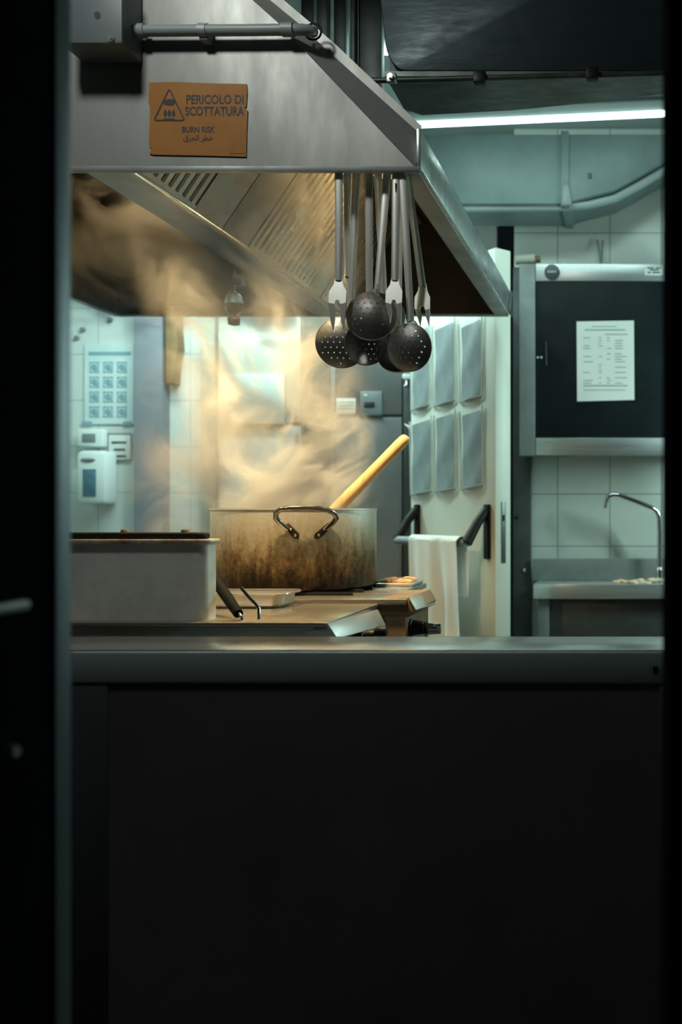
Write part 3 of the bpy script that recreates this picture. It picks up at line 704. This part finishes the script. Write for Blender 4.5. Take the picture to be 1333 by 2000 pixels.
# baked food on a tray at the far end of the range
fy = 3.45
fd = thing('baking_tray', 'steel tray on the far range right of the pot', 'tray', P(770, 1152, fy))
a, b = P(734, 1152, fy), P(807, 1147, fy)
MB().box((a.x, fy, zt2), (b.x, fy + .17, zt2 + .014), .004).build('basin', M['steel'], fd)
mb = MB()
for i in range(30):
    x = a.x + .018 + (b.x - a.x - .036) * random.random(); y = fy + .03 + .11 * random.random()
    mb.ball((x, y, zt2 + .018), .012 + .008 * random.random(), (1.3, 1, .7), 10)
tag(mb.build('baked_food', M['food']), 'orange brown baked food heaped on the far steel tray', 'food', kind='stuff')

# ------------------------------------------------------------------ pass counter
pc = thing('pass_counter', 'stainless pass counter with dark front panel across the foreground', 'counter', (-.6, 2.2, 0))
YP = 2.1; zc_ = ZC - 272 / F * YP; zc0 = ZC - 336 / F * YP
XP0, XP1 = -1.75, .45
MB().box((XP0, YP, zc0), (XP1, 2.33, zc_), .006, 3).build('apron', M['apron'], pc)
MB().box((XP0, YP + .004, zc_ - .002), (XP1, 2.335, zc_ + .002), .004).build('top', M['ctop'], pc)
MB().box((XP0, YP + .005, .02), (XP1, 2.32, zc0)).build('front_panel', M['panel'], pc)
a, b = P(120, 0, YP + .02), P(219, 0, YP + .02)
MB().box((a.x, YP + .002, .02), (b.x, YP + .016, zc0 - .002), .003).build('post', M['panel_strip'], pc)
a, b = P(1288, 0, YP + .02), P(1330, 0, YP + .02)
MB().box((a.x, YP + .002, .02), (b.x, YP + .016, zc0 - .002), .003).build('post', M['panel_strip'], pc)
q = P(1276, 1308, YP); MB().box((q.x, YP - .003, q.z - .008), (q.x + .012, YP, q.z + .008), .002).build('screw', M['black'], pc)

# ------------------------------------------------------------------ back-left wall things
YBW = 6.195
ps = thing('instruction_poster', 'pale blue instruction poster with rows of small pictures on back wall', 'poster', P(205, 830, YBW))
pxbox(165, 672, 261, 828, YBW - .006, .006).build('sheet', M['poster'], ps)
mb = MB()
def flat(mb, x0, y0, x1, y1, Y): mb.prism([P(x0, y0, Y), P(x1, y0, Y), P(x1, y1, Y), P(x0, y1, Y)], (0, .001, 0))
flat(mb, 173, 687, 256, 694, YBW - .0075)
for r in range(4):
    for c in range(3):
        x, y = 175 + c * 27, 707 + r * 29
        flat(mb, x, y, x + 18, y + 2, YBW - .0075); flat(mb, x, y + 19, x + 18, y + 21, YBW - .0075); flat(mb, x, y, x + 2, y + 21, YBW - .0075); flat(mb, x + 16, y, x + 18, y + 21, YBW - .0075)
        mb.ball(P(x + 9, y + 10, YBW - .007), .022, (1, .06, 1), 10); mb.ball(P(x + 11, y + 15, YBW - .007), .014, (1.3, .06, .7), 8)
flat(mb, 160, 823, 180, 830, YBW - .0075); flat(mb, 240, 823, 258, 830, YBW - .0075)
mb.build('printed_pictures', M['ink_blue'], ps)
sn_ = thing('wall_notice', 'small white framed notice with three dark lines right of the dispenser', 'notice', P(233, 898, YBW))
pxbox(212, 848, 255, 898, YBW - .008, .008, .002).build('sheet', M['paper'], sn_)
mb = MB(); flat(mb, 210, 846, 257, 848.5, YBW - .01); flat(mb, 210, 897, 257, 899, YBW - .01); flat(mb, 210, 846, 212, 899, YBW - .01); flat(mb, 255, 846, 257, 899, YBW - .01); mb.build('frame', M['pvc'], sn_)
mb = MB()
for y, x0, x1_ in ((862, 218, 247), (876, 222, 244), (889, 220, 246)):
    x = x0
    while x < x1_: w = 2 + 2 * random.random(); flat(mb, x, y, min(x + w, x1_), y + 4 + random.random(), YBW - .0095); x += w + .7
mb.build('printed_lines', M['ink'], sn_)
dp = thing('towel_dispenser', 'white wall dispenser with dark blue window at the left edge', 'dispenser', P(178, 985, YBW))
pxbox(148, 880, 205, 985, YBW - .16, .16, .03).build('body', M['dispenser'], dp)
pxbox(161, 916, 187, 970, YBW - .164, .006, .003).build('window', M['window'], dp)
MB().ball(P(172, 898, YBW - .16), .05, (1, .2, .28), 14).build('push_button', M['pvc'], dp)
db = thing('soap_dispenser', 'small white box with grey hatch above the wall dispenser', 'dispenser', P(180, 872, YBW))
pxbox(150, 838, 200, 872, YBW - .07, .07, .01).build('body', M['dispenser'], db)
pxbox(160, 847, 186, 864, YBW - .074, .006, .002).build('hatch', M['pvc'], db)
for (x, y, w) in ((163, 644, 'lowest and leftmost'), (216, 625, 'rightmost'), (151, 660, 'smallest, at the left edge')):
    tag(MB().lathe(P(x, y, YBW + .003), [(0, -.02), (.014, -.018), (.017, 0)], 16, 'Y').build('wall_hook', M['pillar']), 'round grey wall peg under the hood edge, ' + w, 'peg', 'grey wall pegs')
bs = MB(); bs.prism([P(x, y, 6.1) for x, y in [(322, 560), (345, 560), (344, 640), (347, 680), (342, 705), (338, 748), (324, 750)]], (0, .102, 0), .004)
tag(bs.build('wooden_strip', M['brown']), 'brown wooden strip with ragged edge beside the grey pillar', 'wood strip')
# pale cupboard in the steam
cb = thing('wall_cupboard', 'pale tall cupboard half veiled by the steam behind the pot', 'cupboard', (P(508, 0, 5.85).x, 6.0, 0))
a, b = P(424, 0, 5.85), P(591, 0, 5.85)
MB().box((a.x, 5.87, .02), (b.x, 6.19, 2.5), .004).build('body', M['cream'], cb)
for (y0, y1) in ((560, 825), (832, 1400)):
    aa, bb = P(430, min(y1, 1330), 5.85), P(588, y0, 5.85)
    dd = MB().box((aa.x, 5.85, aa.z), (bb.x, 5.87, bb.z), .004).build('door', mat('cupboard_door', (.42, .41, .38), (.36, .35, .33), rough=.5, scale=3) if y0 > 700 else M['cream'], cb)
    hx = P(580, 0, 5.85).x; zm = P(0, 800 if y0 < 700 else 860, 5.85).z; MB().box((hx - .008, 5.83, zm - .05), (hx + .008, 5.85, zm + .05), .003).build('handle', M['steel'], dd)
wb = pxbox(428, 730, 556, 828, 5.825, .02, .003).build('white_board', mat('board_paint', (.44, .44, .40), rough=.6)); tag(wb, 'plain white board on the front of the pale cupboard', 'board')
# grey fridge
fg = thing('steel_fridge', 'tall grey steel refrigerator behind the pot and wooden paddle', 'refrigerator', (P(728, 0, 5.5).x, 5.8, 0))
a, b = P(651, 0, 5.5), P(803, 0, 5.5)
MB().box((a.x, 5.53, .1), (b.x, 6.18, 2.45), .006).build('body', M['fridge'], fg)
for (y0, y1) in ((600, 810), (815, 1330)):
    aa, bb = P(656, y1, 5.5), P(786, y0, 5.5); MB().box((aa.x, 5.495, aa.z), (bb.x, 5.53, bb.z), .006).build('door', M['fridge'], fg)
pxbox(646, 610, 655, 1120, 5.50, .03, .003).build('edge_strip', M['steel'], fg)
pxbox(788, 740, 803, 1130, 5.48, .05, .004).build('hinge_rail', M['darkpost'], fg)
for x in (a.x + .06, b.x - .06): MB().lathe((x, 5.6, 0), [(0, 0), (.03, 0), (.025, .1), (0, .1)], 12).build('foot', M['black'], fg)
nt_ = thing('fridge_notice', 'small white printed sheet on the grey refrigerator', 'notice', P(675, 808, 5.49))
pxbox(657, 778, 695, 808, 5.49, .004, .001).build('sheet', M['paper'], nt_)
mb = MB()
for y in (785, 791, 797): flat(mb, 661, y, 691, y + 1.6, 5.4885)
mb.build('printed_lines', M['ink_soft'], nt_)
th_ = thing('thermostat_plate', 'grey thermostat plate with dark display on the refrigerator', 'thermostat', P(724, 811, 5.48))
pxbox(704, 764, 746, 811, 5.475, .02, .004).build('plate', M['pvc'], th_)
pxbox(711, 785, 732, 796, 5.472, .004, .001).build('display', M['ink'], th_)
pxbox(711, 770, 717, 774, 5.472, .004, .001).build('indicator', M['label'], th_)
hk = thing('coat_hook', 'pale small hook bracket at the right edge of the refrigerator', 'hook', P(795, 742, 5.47))
pxbox(786, 730, 804, 740, 5.44, .041, .004).build('plate', M['paper'], hk)
MB().tube([P(795, 738, 5.46), P(795, 752, 5.44), P(789, 756, 5.42)], .008, 10).build('prong', M['steel'], hk)
rg = MB().prism([P(787, 826, 5.30), P(800, 832, 5.30), P(806, 820, 5.30), P(826, 822, 5.30), P(828, 836, 5.30), P(815, 846, 5.30), P(803, 843, 5.30)], (0, .05, 0), .01)
tag(rg.build('folded_rag', M['cloth']), 'small crumpled pale rag sticking out by the door sleeves', 'rag')

# ------------------------------------------------------------------ right background: cabinet, sink, duct
YK = 5.12
cbx = thing('wall_cabinet', 'stainless wall cabinet with black door above the sink', 'cabinet', P(1160, 890, YK))
a, b = P(1015, 888, YK), P(1345, 517, YK)
MB().box((a.x, YK + .03, a.z), (b.x, 5.338, b.z), .004).build('body', M['dull_steel'], cbx)
pxbox(1015, 515, 1046, 890, YK, .03, .004).build('stile', M['dull_steel'], cbx)
pxbox(1047, 515, 1345, 549, YK, .03, .004).build('top_rail', M['steel'], cbx)
pxbox(1047, 855, 1345, 889, YK, .03, .004).build('bottom_rail', M['steel'], cbx)
bd = pxbox(1046, 549, 1345, 855, YK + .006, .02, .001).build('door', M['black_glass'], cbx)
for x in (1051, 1058): MB().ball(P(x, 698, YK + .004), .006, (1, .6, 1), 10).build('screw', M['label'], bd)
MB().tube([P(1067, 668, YK + .002), P(1068, 714, YK + .002)], .004, 8).build('handle', M['darkpost'], bd)
MB().lathe(P(1079, 532, YK), [(0, -.012), (.034, -.012), (.042, -.008), (.043, 0)], 32, 'Y').build('dial', M['darkpost'], cbx)
MB().box((P(1070, 0, YK).x, YK - .016, P(0, 534, YK).z), (P(1088, 0, YK).x, YK - .011, P(0, 530, YK).z)).build('dial_mark', M['ink_soft'], cbx)
lb = pxbox(1260, 520, 1298, 538, YK - .003, .003, .001).build('label', M['label'], cbx)
mb = MB()
for (x0, x1_, y) in ((1265, 1278, 522), (1281, 1293, 522), (1270, 1288, 526), (1266, 1272, 531), (1275, 1290, 531)): flat(mb, x0, y, x1_, y + 2.4, YK - .0042)
mb.build('print', M['ink'], lb)
mb_ = thing('posted_sheet', 'white printed sheet posted on the black cabinet door', 'paper', P(1183, 784, YK + .005))
MB().prism([P(1127, 628, YK + .002), P(1239, 626, YK + .002), P(1240, 781, YK + .002), P(1128, 784, YK + .002)], (0, .003, 0)).build('sheet', M['paper'], mb_)
mb = MB(); yq = YK + .0008
flat(mb, 1156, 637, 1205, 638.4, yq); flat(mb, 1143, 643, 1222, 645.5, yq); flat(mb, 1182, 652, 1227, 654, yq)
for r in range(18):
    y = 659 + r * 5.2
    if r == 14: continue
    x = 1140
    for (x0, x1_) in ((1140, 1164), (1170, 1178), (1186, 1196), (1202, 1226)):
        if random.random() < .72: flat(mb, x0, y, x0 + (x1_ - x0) * (.5 + .5 * random.random()), y + 1.7, yq)
flat(mb, 1140, 752, 1226, 754.5, yq); flat(mb, 1141, 761, 1222, 762.5, yq)
mb.build('printed_lines', M['ink_soft'], mb_, smooth=False)
rl = thing('marker_roll', 'short pale cylinder lying on top of the wall cabinet', 'roll', P(1030, 515, YK + .05))
MB().tube([P(1008, 508, YK + .05), P(1046, 506, YK + .05)], [.026, .03], 16).build('roll', M['cream'], rl)
MB().tube([P(1046, 507, YK + .05), P(1056, 506, YK + .05)], [.02, .02], 12).build('tip', M['brown'], rl)
sp_ = MB().tube([P(1168, 470, 5.37), P(1174, 515, 5.30)], .006, 8).tube([P(1178, 470, 5.37), P(1175, 515, 5.30)], .005, 8)
tag(sp_.build('steel_tongs', M['steel']), 'thin steel tongs standing on the wall cabinet against the tiles', 'tongs')

YSk = 5.06
sk = thing('sink_unit', 'stainless sink unit under the wall cabinet', 'sink', (P(1180, 0, YSk).x, 5.2, 0))
zs = P(0, 1141, YSk).z
a = P(1042, 0, YSk).x
MB().box((a, YSk, P(0, 1170, YSk).z), (XR - .02, 5.33, zs), .005).build('top', mat('bright_sink_steel', (.75, .77, .76), metal=.7, rough=.22), sk)
MB().box((P(1040, 0, 5.32).x, 5.31, zs), (XR - .02, 5.338, P(0, 1091, 5.32).z), .004).build('splashback', M['dull_steel'], sk)
MB().box((P(1050, 0, YSk).x, YSk + .03, 0), (P(1072, 0, YSk).x, YSk + .07, P(0, 1170, YSk).z), .003).build('leg', M['dull_steel'], sk)
MB().box((XR - .1, YSk + .03, 0), (XR - .06, YSk + .07, P(0, 1170, YSk).z), .003).build('leg', M['dull_steel'], sk)
MB().box((P(1073, 0, YSk).x, YSk + .05, .25), (XR - .1, YSk + .07, P(0, 1172, YSk).z), .003).build('front_panel', M['darkpost'], sk)
fc = thing('faucet', 'chrome swan neck faucet standing on the sink unit', 'faucet', P(1290, 1137, 5.2))
yf = 5.2
fp_ = [(1290, 1140), (1290, 1040), (1289, 1010), (1284, 999), (1276, 993), (1240, 979), (1210, 968), (1199, 966), (1190, 970), (1185, 979), (1182, 992)]
MB().tube([P(x, y, yf) for x, y in fp_], [.017] * 3 + [.0155] * 3 + [.0145] * 5, 16).build('spout', M['chrome'], fc)
MB().lathe((P(1290, 0, yf).x, yf, zs), [(0, 0), (.03, 0), (.03, .01), (.024, .02), (.024, .07), (.026, .075), (.02, .085), (0, .085)], 20).build('base', M['chrome'], fc)
for (x, y, sx, w) in ((1228, 1135, 2.2, 'longer piece left of the faucet'), (1250, 1137, 1.4, 'flat middle piece left of the faucet'), (1282, 1133, 1.0, 'crumpled piece in front of the faucet base')):
    m_ = MB()
    for k in range(6): m_.ball(P(x + (k - 2.5) * 4.4 * sx, y + random.uniform(-2, 2), 5.12) + Vector((0, random.uniform(-.02, .02), 0)), .019, (1.3, 1, .55), 10)
    for v in m_.bm.verts: v.co.z = max(v.co.z, zs + .001)
    tag(m_.build('raw_shellfish', M['prawn']), 'pale pink raw shellfish on the sink top, ' + w, 'shellfish', 'pink food scraps on the sink')

# insulated duct and pipe on the tile wall
YD = 5.0
dk = thing('ventilation_duct', 'pale painted duct along the wall under the fluorescent tube', 'duct', P(1060, 400, YD))
zd0, zd1 = P(0, 398, YD).z, P(0, 262, YD).z
xl = -1.3
MB().box((xl, YD, zd0), (P(1098, 0, YD).x, 5.395, zd1), .006).build('straight_section', M['insul'], dk)
MB().prism([P(1110, 398, YD), P(1120, 392, YD), P(1200, 372, YD), P(1330, 300, YD), P(1400, 262, YD), P(1110, 262, YD)], (0, .39, 0), .004).build('rising_section', M['insul'], dk)
pxbox(1096, 255, 1112, 402, YD - .012, .40, .004).build('flange', M['insul'], dk)
MB().prism([P(1098, 400, YD - .016), P(1118, 400, YD - .016), P(1110, 352, YD - .016), P(1102, 352, YD - .016)], (0, .01, 0), .002).build('clamp', M['dull_steel'], dk)
MB().prism([P(1150, 338, YD - .006), P(1156, 338, YD - .006), P(1156, 348, YD - .006), P(1150, 348, YD - .006)], (0, .008, 0)).build('rivet', M['chan'], dk)
pp = MB().tube([P(880, 407, YD + .05), P(1090, 404, YD + .05), P(1150, 400, YD + .05), P(1200, 388, YD + .05), P(1250, 362, YD + .05), P(1300, 332, YD + .05), P(1400, 280, YD + .05)], .024, 14)
tag(pp.build('wall_pipe', mat('pipe_paint', (.34, .40, .40), rough=.45)), 'grey pipe running along the underside of the pale duct then rising right', 'pipe')

# dark duct casing above, with rod and clips
kd = thing('duct_casing', 'black curved duct casing filling the top right corner', 'duct', P(1000, 150, 3.0))
zc1 = P(0, 150, 3.0).z
xk = P(752, 0, 3.0).x; xr = .75
prof = []
for k in range(9): a_ = PI / 2 * k / 8; prof.append(Vector((xk + .07 - .07 * math.cos(a_) if k else xk, 3.0 , zc1 + .02 + .11 - .11 * math.sin(a_))))
body = [Vector((xk - .02, 3.0, ZT - .01)), Vector((xk - .015, 3.0, zc1 + .25))] + [Vector((v.x, 3.0, v.z)) for v in prof] + [Vector((xr, 3.0, zc1 + .02)), Vector((xr, 3.0, ZT - .01))]
MB().prism(body, (0, .06, 0), .004).build('front_shell', M['duct'], kd)
und = [P(752, 152, 3.0), P(1400, 130, 3.0), P(1400, 152, 3.08), P(1300, 166, 3.13), P(1150, 189, 3.2), P(1000, 216, 3.26), P(824, 235, 3.3), P(790, 210, 3.25)]
und = [Vector((p.x, max(p.y, 3.004), zc1 + .004)) for p in und]
MB().prism(und, (0, 0, .016)).build('underside', mat('underside_metal', (.16, .19, .19), (.07, .085, .085), metal=.4, rough=.4, scale=8, stretch=(1, 3, 1)), kd)
bk_ = [Vector((p.x, max(p.y, 3.062), p.z + .016)) for p in und]
MB().prism(bk_, (0, 0, ZT - .02 - zc1 - .02)).build('inner_box', M['duct'], kd)
MB().tube([P(700, 158, 2.985), P(1000, 151, 2.985), P(1400, 140, 2.985)], .009, 10).build('rod', M['chan'], kd)
for x in (937, 1158):
    q = P(x, 150 - (x - 937) * .035, 2.97); MB().box((q.x - .02, 2.965, q.z - .018), (q.x + .02, 3.0, q.z + .02), .004).build('clip', M['black'], kd)
q = P(765, 152, 2.975); MB().box((q.x - .016, 2.97, q.z - .014), (q.x + .016, 2.99, q.z + .016), .003).lathe(q, [(0, -.018), (.009, -.018), (.009, -.004)], 6, 'Y').build('bolt', M['steel'], kd)
# vertical channels behind the hood slope
for (x0, x1_, Y, w) in ((588, 612, 3.5, 'left'), (618, 640, 3.44, 'second'), (652, 676, 3.5, 'third'), (684, 694, 3.42, 'fourth'), (700, 746, 3.46, 'right')):
    a, b = P(x0, 0, Y), P(x1_, 0, Y)
    lab = {'left': 'dark vertical channel nearest the hood slope at the top', 'second': 'narrow vertical channel second from the hood slope', 'third': 'middle one of the vertical channels above the hood',
           'fourth': 'thinnest vertical channel beside the wide one', 'right': 'widest vertical channel, right beside the black duct casing'}[w]
    zlo = Z1 + (XH - .01 - a.x) / 1.18 + .03
    tag(MB().box((a.x, Y, zlo), (b.x, Y + .04, ZT - .005), .004).build('vertical_channel', M['chan']), lab, 'channel', 'vertical channels beside the black duct')

# ------------------------------------------------------------------ lamps
fl = thing('fluorescent_lamp', 'long lit fluorescent lamp on the ceiling above the pale duct', 'lamp', P(1060, 222, 5.1))
A, B = P(800, 235, 5.18), P(1400, 206, 5.0)
zl = 3.375
A.z = B.z = zl
MB().tube([A + Vector((0, 0, .05)), B + Vector((0, 0, .05))], .05, 4).build('housing', M['ceil'], fl)
MB().tube([A, B], .017, 12).build('tube', M['tube'], fl)
f3_ = thing('fluorescent_lamp', 'fluorescent lamp over the aisle behind the black duct casing', 'lamp', (-.4, 4.15, 3.3))
MB().box((-1.2, 4.08, 3.30), (.4, 4.22, ZT), .006).build('housing', M['ceil'], f3_)
MB().tube([(-1.15, 4.15, 3.275), (.35, 4.15, 3.275)], .016, 12).build('tube', M['tube'], f3_)
f4_ = thing('fluorescent_lamp', 'added unseen fluorescent lamp close behind the back of the hood', 'lamp', (-1.75, 4.9, 2.9))  # unseen lamp, added to brighten the door face, fridge and cupboard
MB().box((-2.4, 4.85, 2.93), (-1.2, 4.95, 2.97), .006).tube([(-2.2, 4.9, 2.95), (-2.2, 4.9, ZT)], .008, 8).tube([(-1.4, 4.9, 2.95), (-1.4, 4.9, ZT)], .008, 8).build('housing', M['ceil'], f4_)
MB().tube([(-2.35, 4.9, 2.905), (-1.25, 4.9, 2.905)], .016, 12).build('tube', M['tube'], f4_)
wl_ = thing('wall_lamp', 'lit tube lamp fixed along the right wall beside the sink', 'lamp', (XR - .05, 4.4, 1.79))
MB().box((XR - .06, 3.75, 1.77), (XR, 5.05, 1.85), .006).build('housing', M['ceil'], wl_)
MB().tube([(XR - .08, 3.8, 1.80), (XR - .08, 5.0, 1.80)], .016, 12).build('tube', M['tube'], wl_)
f2_ = thing('fluorescent_lamp', 'added unseen fluorescent lamp over the back left wall behind the hood', 'lamp', (-2.4, 5.55, 2.95))  # out of view, added as a source for the back left wall
MB().box((-3.3, 5.5, 2.98), (-1.6, 5.6, 3.02), .006).tube([(-3.0, 5.55, 3.0), (-3.0, 5.55, ZT)], .008, 8).tube([(-1.9, 5.55, 3.0), (-1.9, 5.55, ZT)], .008, 8).build('housing', M['ceil'], f2_)
MB().tube([(-3.25, 5.55, 2.955), (-1.65, 5.55, 2.955)], .016, 12).build('tube', M['tube'], f2_)
pl_ = thing('ceiling_lamp', 'round ceiling lamp above the pass counter', 'lamp', (-1.35, 1.6, 3.2))
MB().lathe((-1.35, 1.6, 3.2), [(0, .24), (.012, .24), (.012, .09), (.05, .08), (.09, .0), (.085, 0), (.045, .07), (0, .075)], 32).build('shade', M['dull_steel'], pl_)
MB().ball((-1.35, 1.6, 3.235), .03).build('bulb', M['warmtube'], pl_)

def light(kind, name, loc, energy, col, **kw):
    l = bpy.data.lights.new(name, kind); l.energy = energy; l.color = col
    for k, v in kw.items():
        if k not in ('aim',): setattr(l, k, v)
    o = bpy.data.objects.new(name, l); C.objects.link(o); o.location = loc
    if 'aim' in kw: o.rotation_euler = (Vector(kw['aim']) - Vector(loc)).to_track_quat('-Z', 'Y').to_euler()
    return o
COOL = (.62, 1.0, .96)
COOL = (.66, 1.0, .93)
WARM = (1.0, .73, .35)
light('AREA', 'tube_light', (-.40, 4.15, 3.24), 13, COOL, shape='RECTANGLE', size=1.5, size_y=.12, aim=(-.30, 4.6, 1))
light('AREA', 'added_back_light', (-2.45, 5.5, 2.92), 50, COOL, shape='RECTANGLE', size=1.6, size_y=.1, aim=(-2.45, 5.7, 0))  # light of the added lamp over the back left wall
light('AREA', 'added_mid_light', (-1.75, 4.9, 2.88), 20, COOL, shape='RECTANGLE', size=1.1, size_y=.1, aim=(-1.5, 5.3, 0))  # light of the added lamp behind the hood
light('AREA', 'wall_lamp_light', (XR - .12, 4.4, 1.80), 34, COOL, shape='RECTANGLE', size=.06, size_y=1.2, aim=(0, 4.4, 1.1))
light('SPOT', 'pot_downlight', (-1.02, 2.70, 2.32), 230, WARM, spot_size=math.radians(70), spot_blend=.6, shadow_soft_size=.04, aim=(-1.22, 3.12, 1.1))
light('SPOT', 'added_smoke_light', (-1.80, 3.40, 2.555), 9, WARM, spot_size=math.radians(150), spot_blend=.5, shadow_soft_size=.05, aim=(-1.75, 3.45, 1.4))  # added to light the pooled smoke in the left half of the hood
light('SPOT', 'filter_downlight', (-1.0, 3.75, 2.56), 24, WARM, spot_size=math.radians(150), spot_blend=.5, shadow_soft_size=.05, aim=(-1.35, 3.5, 1.8))
light('SPOT', 'added_puff_light', (-1.78, 2.72, 2.32), 110, WARM, spot_size=math.radians(70), spot_blend=.7, shadow_soft_size=.04, aim=(-1.64, 3.5, 1.25))  # added to brighten the steam puff left of the pot
light('SPOT', 'pass_light', (-1.35, 1.6, 3.17), 52, (.95, 1.0, .93), spot_size=math.radians(178), spot_blend=.1, shadow_soft_size=.11, aim=(-1.35, 1.7, 0))

# ------------------------------------------------------------------ steam
def steam():
    m = bpy.data.materials.new('steam'); m.use_nodes = True; nt = m.node_tree; nt.nodes.clear()
    out = nt.nodes.new('ShaderNodeOutputMaterial'); vs = nt.nodes.new('ShaderNodeVolumeScatter')
    vs.inputs['Color'].default_value = (.93, .90, .84, 1); vs.inputs['Anisotropy'].default_value = 0
    geo = nt.nodes.new('ShaderNodeNewGeometry'); sp = nt.nodes.new('ShaderNodeSeparateXYZ'); nt.links.new(geo.outputs['Position'], sp.inputs[0])
    def mth(op, a, b=None, c=None):
        x = nt.nodes.new('ShaderNodeMath'); x.operation = op
        for i, v in enumerate((a, b, c)):
            if v is None: continue
            if isinstance(v, (int, float)): x.inputs[i].default_value = v
            else: nt.links.new(v, x.inputs[i])
        return x.outputs[0]
    def rng(v, a, b, c=0.0, d=1.0):
        x = nt.nodes.new('ShaderNodeMapRange'); x.interpolation_type = 'SMOOTHSTEP'
        for k, q in zip(('From Min', 'From Max', 'To Min', 'To Max'), (a, b, c, d)): x.inputs[k].default_value = q
        nt.links.new(v, x.inputs['Value']); return x.outputs[0]
    X, Y, Z = sp.outputs
    def noise(sc, st, det, dist):
        mp = nt.nodes.new('ShaderNodeMapping'); mp.inputs['Scale'].default_value = st; nt.links.new(geo.outputs['Position'], mp.inputs[0])
        n = nt.nodes.new('ShaderNodeTexNoise'); n.inputs['Scale'].default_value = sc; n.inputs['Detail'].default_value = det
        n.inputs['Roughness'].default_value = .62; n.inputs['Distortion'].default_value = dist
        nt.links.new(mp.outputs[0], n.inputs['Vector']); return n.outputs['Fac']
    n1 = noise(4.2, (1, .45, .8), 7, 1.4); n2 = noise(6.0, (1, .3, 1.15), 8, 1.6)
    # plume rising from the pot and drifting left
    h = mth('SUBTRACT', Z, 1.12)
    cx = mth('ADD', PC.x + .02, mth('MULTIPLY', h, -.20))
    dx = mth('SUBTRACT', X, cx); dy = mth('SUBTRACT', Y, mth('ADD', PC.y, mth('MULTIPLY', h, .05)))
    dist = mth('SQRT', mth('ADD', mth('MULTIPLY', dx, dx), mth('MULTIPLY', dy, dy)))
    rad = mth('ADD', .27, mth('MULTIPLY', h, .12))
    rel = mth('DIVIDE', dist, rad)
    puff = mth('SQRT', mth('ADD', mth('ADD', mth('POWER', mth('DIVIDE', mth('ADD', X, 1.64), .36), 2), mth('POWER', mth('DIVIDE', mth('ADD', Y, -3.5), .35), 2)), mth('POWER', mth('DIVIDE', mth('ADD', Z, -1.35), .55), 2)))
    plume = mth('ADD', mth('MULTIPLY', rng(rel, 1.15, .25), rng(Z, 1.185, 1.215)), mth('MULTIPLY', rng(puff, 1.0, .1), .32))
    plume = mth('MULTIPLY', plume, rng(n1, .44, .60))
    plume = mth('MULTIPLY', plume, rng(h, 1.0, .0, .35, 1.0))
    low = mth('SQRT', mth('ADD', mth('ADD', mth('POWER', mth('DIVIDE', mth('ADD', X, 1.24), .30), 2), mth('POWER', mth('DIVIDE', mth('ADD', Y, -3.34), .28), 2)), mth('POWER', mth('DIVIDE', mth('ADD', Z, -1.20), .22), 2)))
    haze = mth('MULTIPLY', mth('MULTIPLY', rng(low, 1.0, .2), rng(Z, 1.185, 1.215)), rng(n1, .30, .62, .1, .6))
    # pooled smoke under the hood
    pool = mth('MULTIPLY', rng(Z, 1.98, 2.2), rng(n2, .44, .60))
    pool = mth('MULTIPLY', mth('MULTIPLY', pool, rng(X, -1.40, -1.60)), rng(Y, 3.1, 3.9, .0, 1.0))
    d = mth('ADD', mth('MULTIPLY', mth('ADD', plume, haze), 18.0), mth('MULTIPLY', pool, 6.0))
    nt.links.new(d, vs.inputs['Density']); nt.links.new(vs.outputs[0], out.inputs['Volume'])
    return m
st = MB().box((-2.5, 2.76, 2.0), (-.9, 4.5, 2.6)).box((-2.15, 3.02, zp + .01), (-.85, 3.85, 1.999))
so = st.build('steam', steam(), smooth=False)
tag(so, 'warm lit steam rising from the large pot into the hood', 'steam', kind='stuff')

# ------------------------------------------------------------------ world, camera
w = bpy.data.worlds.new('dark_world'); bpy.context.scene.world = w; w.use_nodes = True
w.node_tree.nodes['Background'].inputs[0].default_value = (.10, .16, .18, 1); w.node_tree.nodes['Background'].inputs[1].default_value = .03
cam = bpy.data.cameras.new('camera'); co = bpy.data.objects.new('camera', cam); C.objects.link(co)
co.location = (0, 0, ZC); co.rotation_euler = (PI / 2, 0, 0)
cam.sensor_fit = 'HORIZONTAL'; cam.sensor_width = 24; cam.lens = 24 * F / 1333
cam.shift_x = (666.5 - CX) / 1333; cam.shift_y = 0
cam.clip_start = .02
cam.dof.use_dof = True; cam.dof.focus_distance = 2.85; cam.dof.aperture_fstop = 2.2
sc = bpy.context.scene; sc.camera = co
sc.view_settings.view_transform = 'Standard'; sc.view_settings.look = 'None'; sc.view_settings.gamma = 1; sc.view_settings.use_curve_mapping = False
sc.view_settings.exposure = -0.08
sc.cycles.volume_step_rate = .22
for o in bpy.data.objects:
    if '_o' in o: del o['_o']
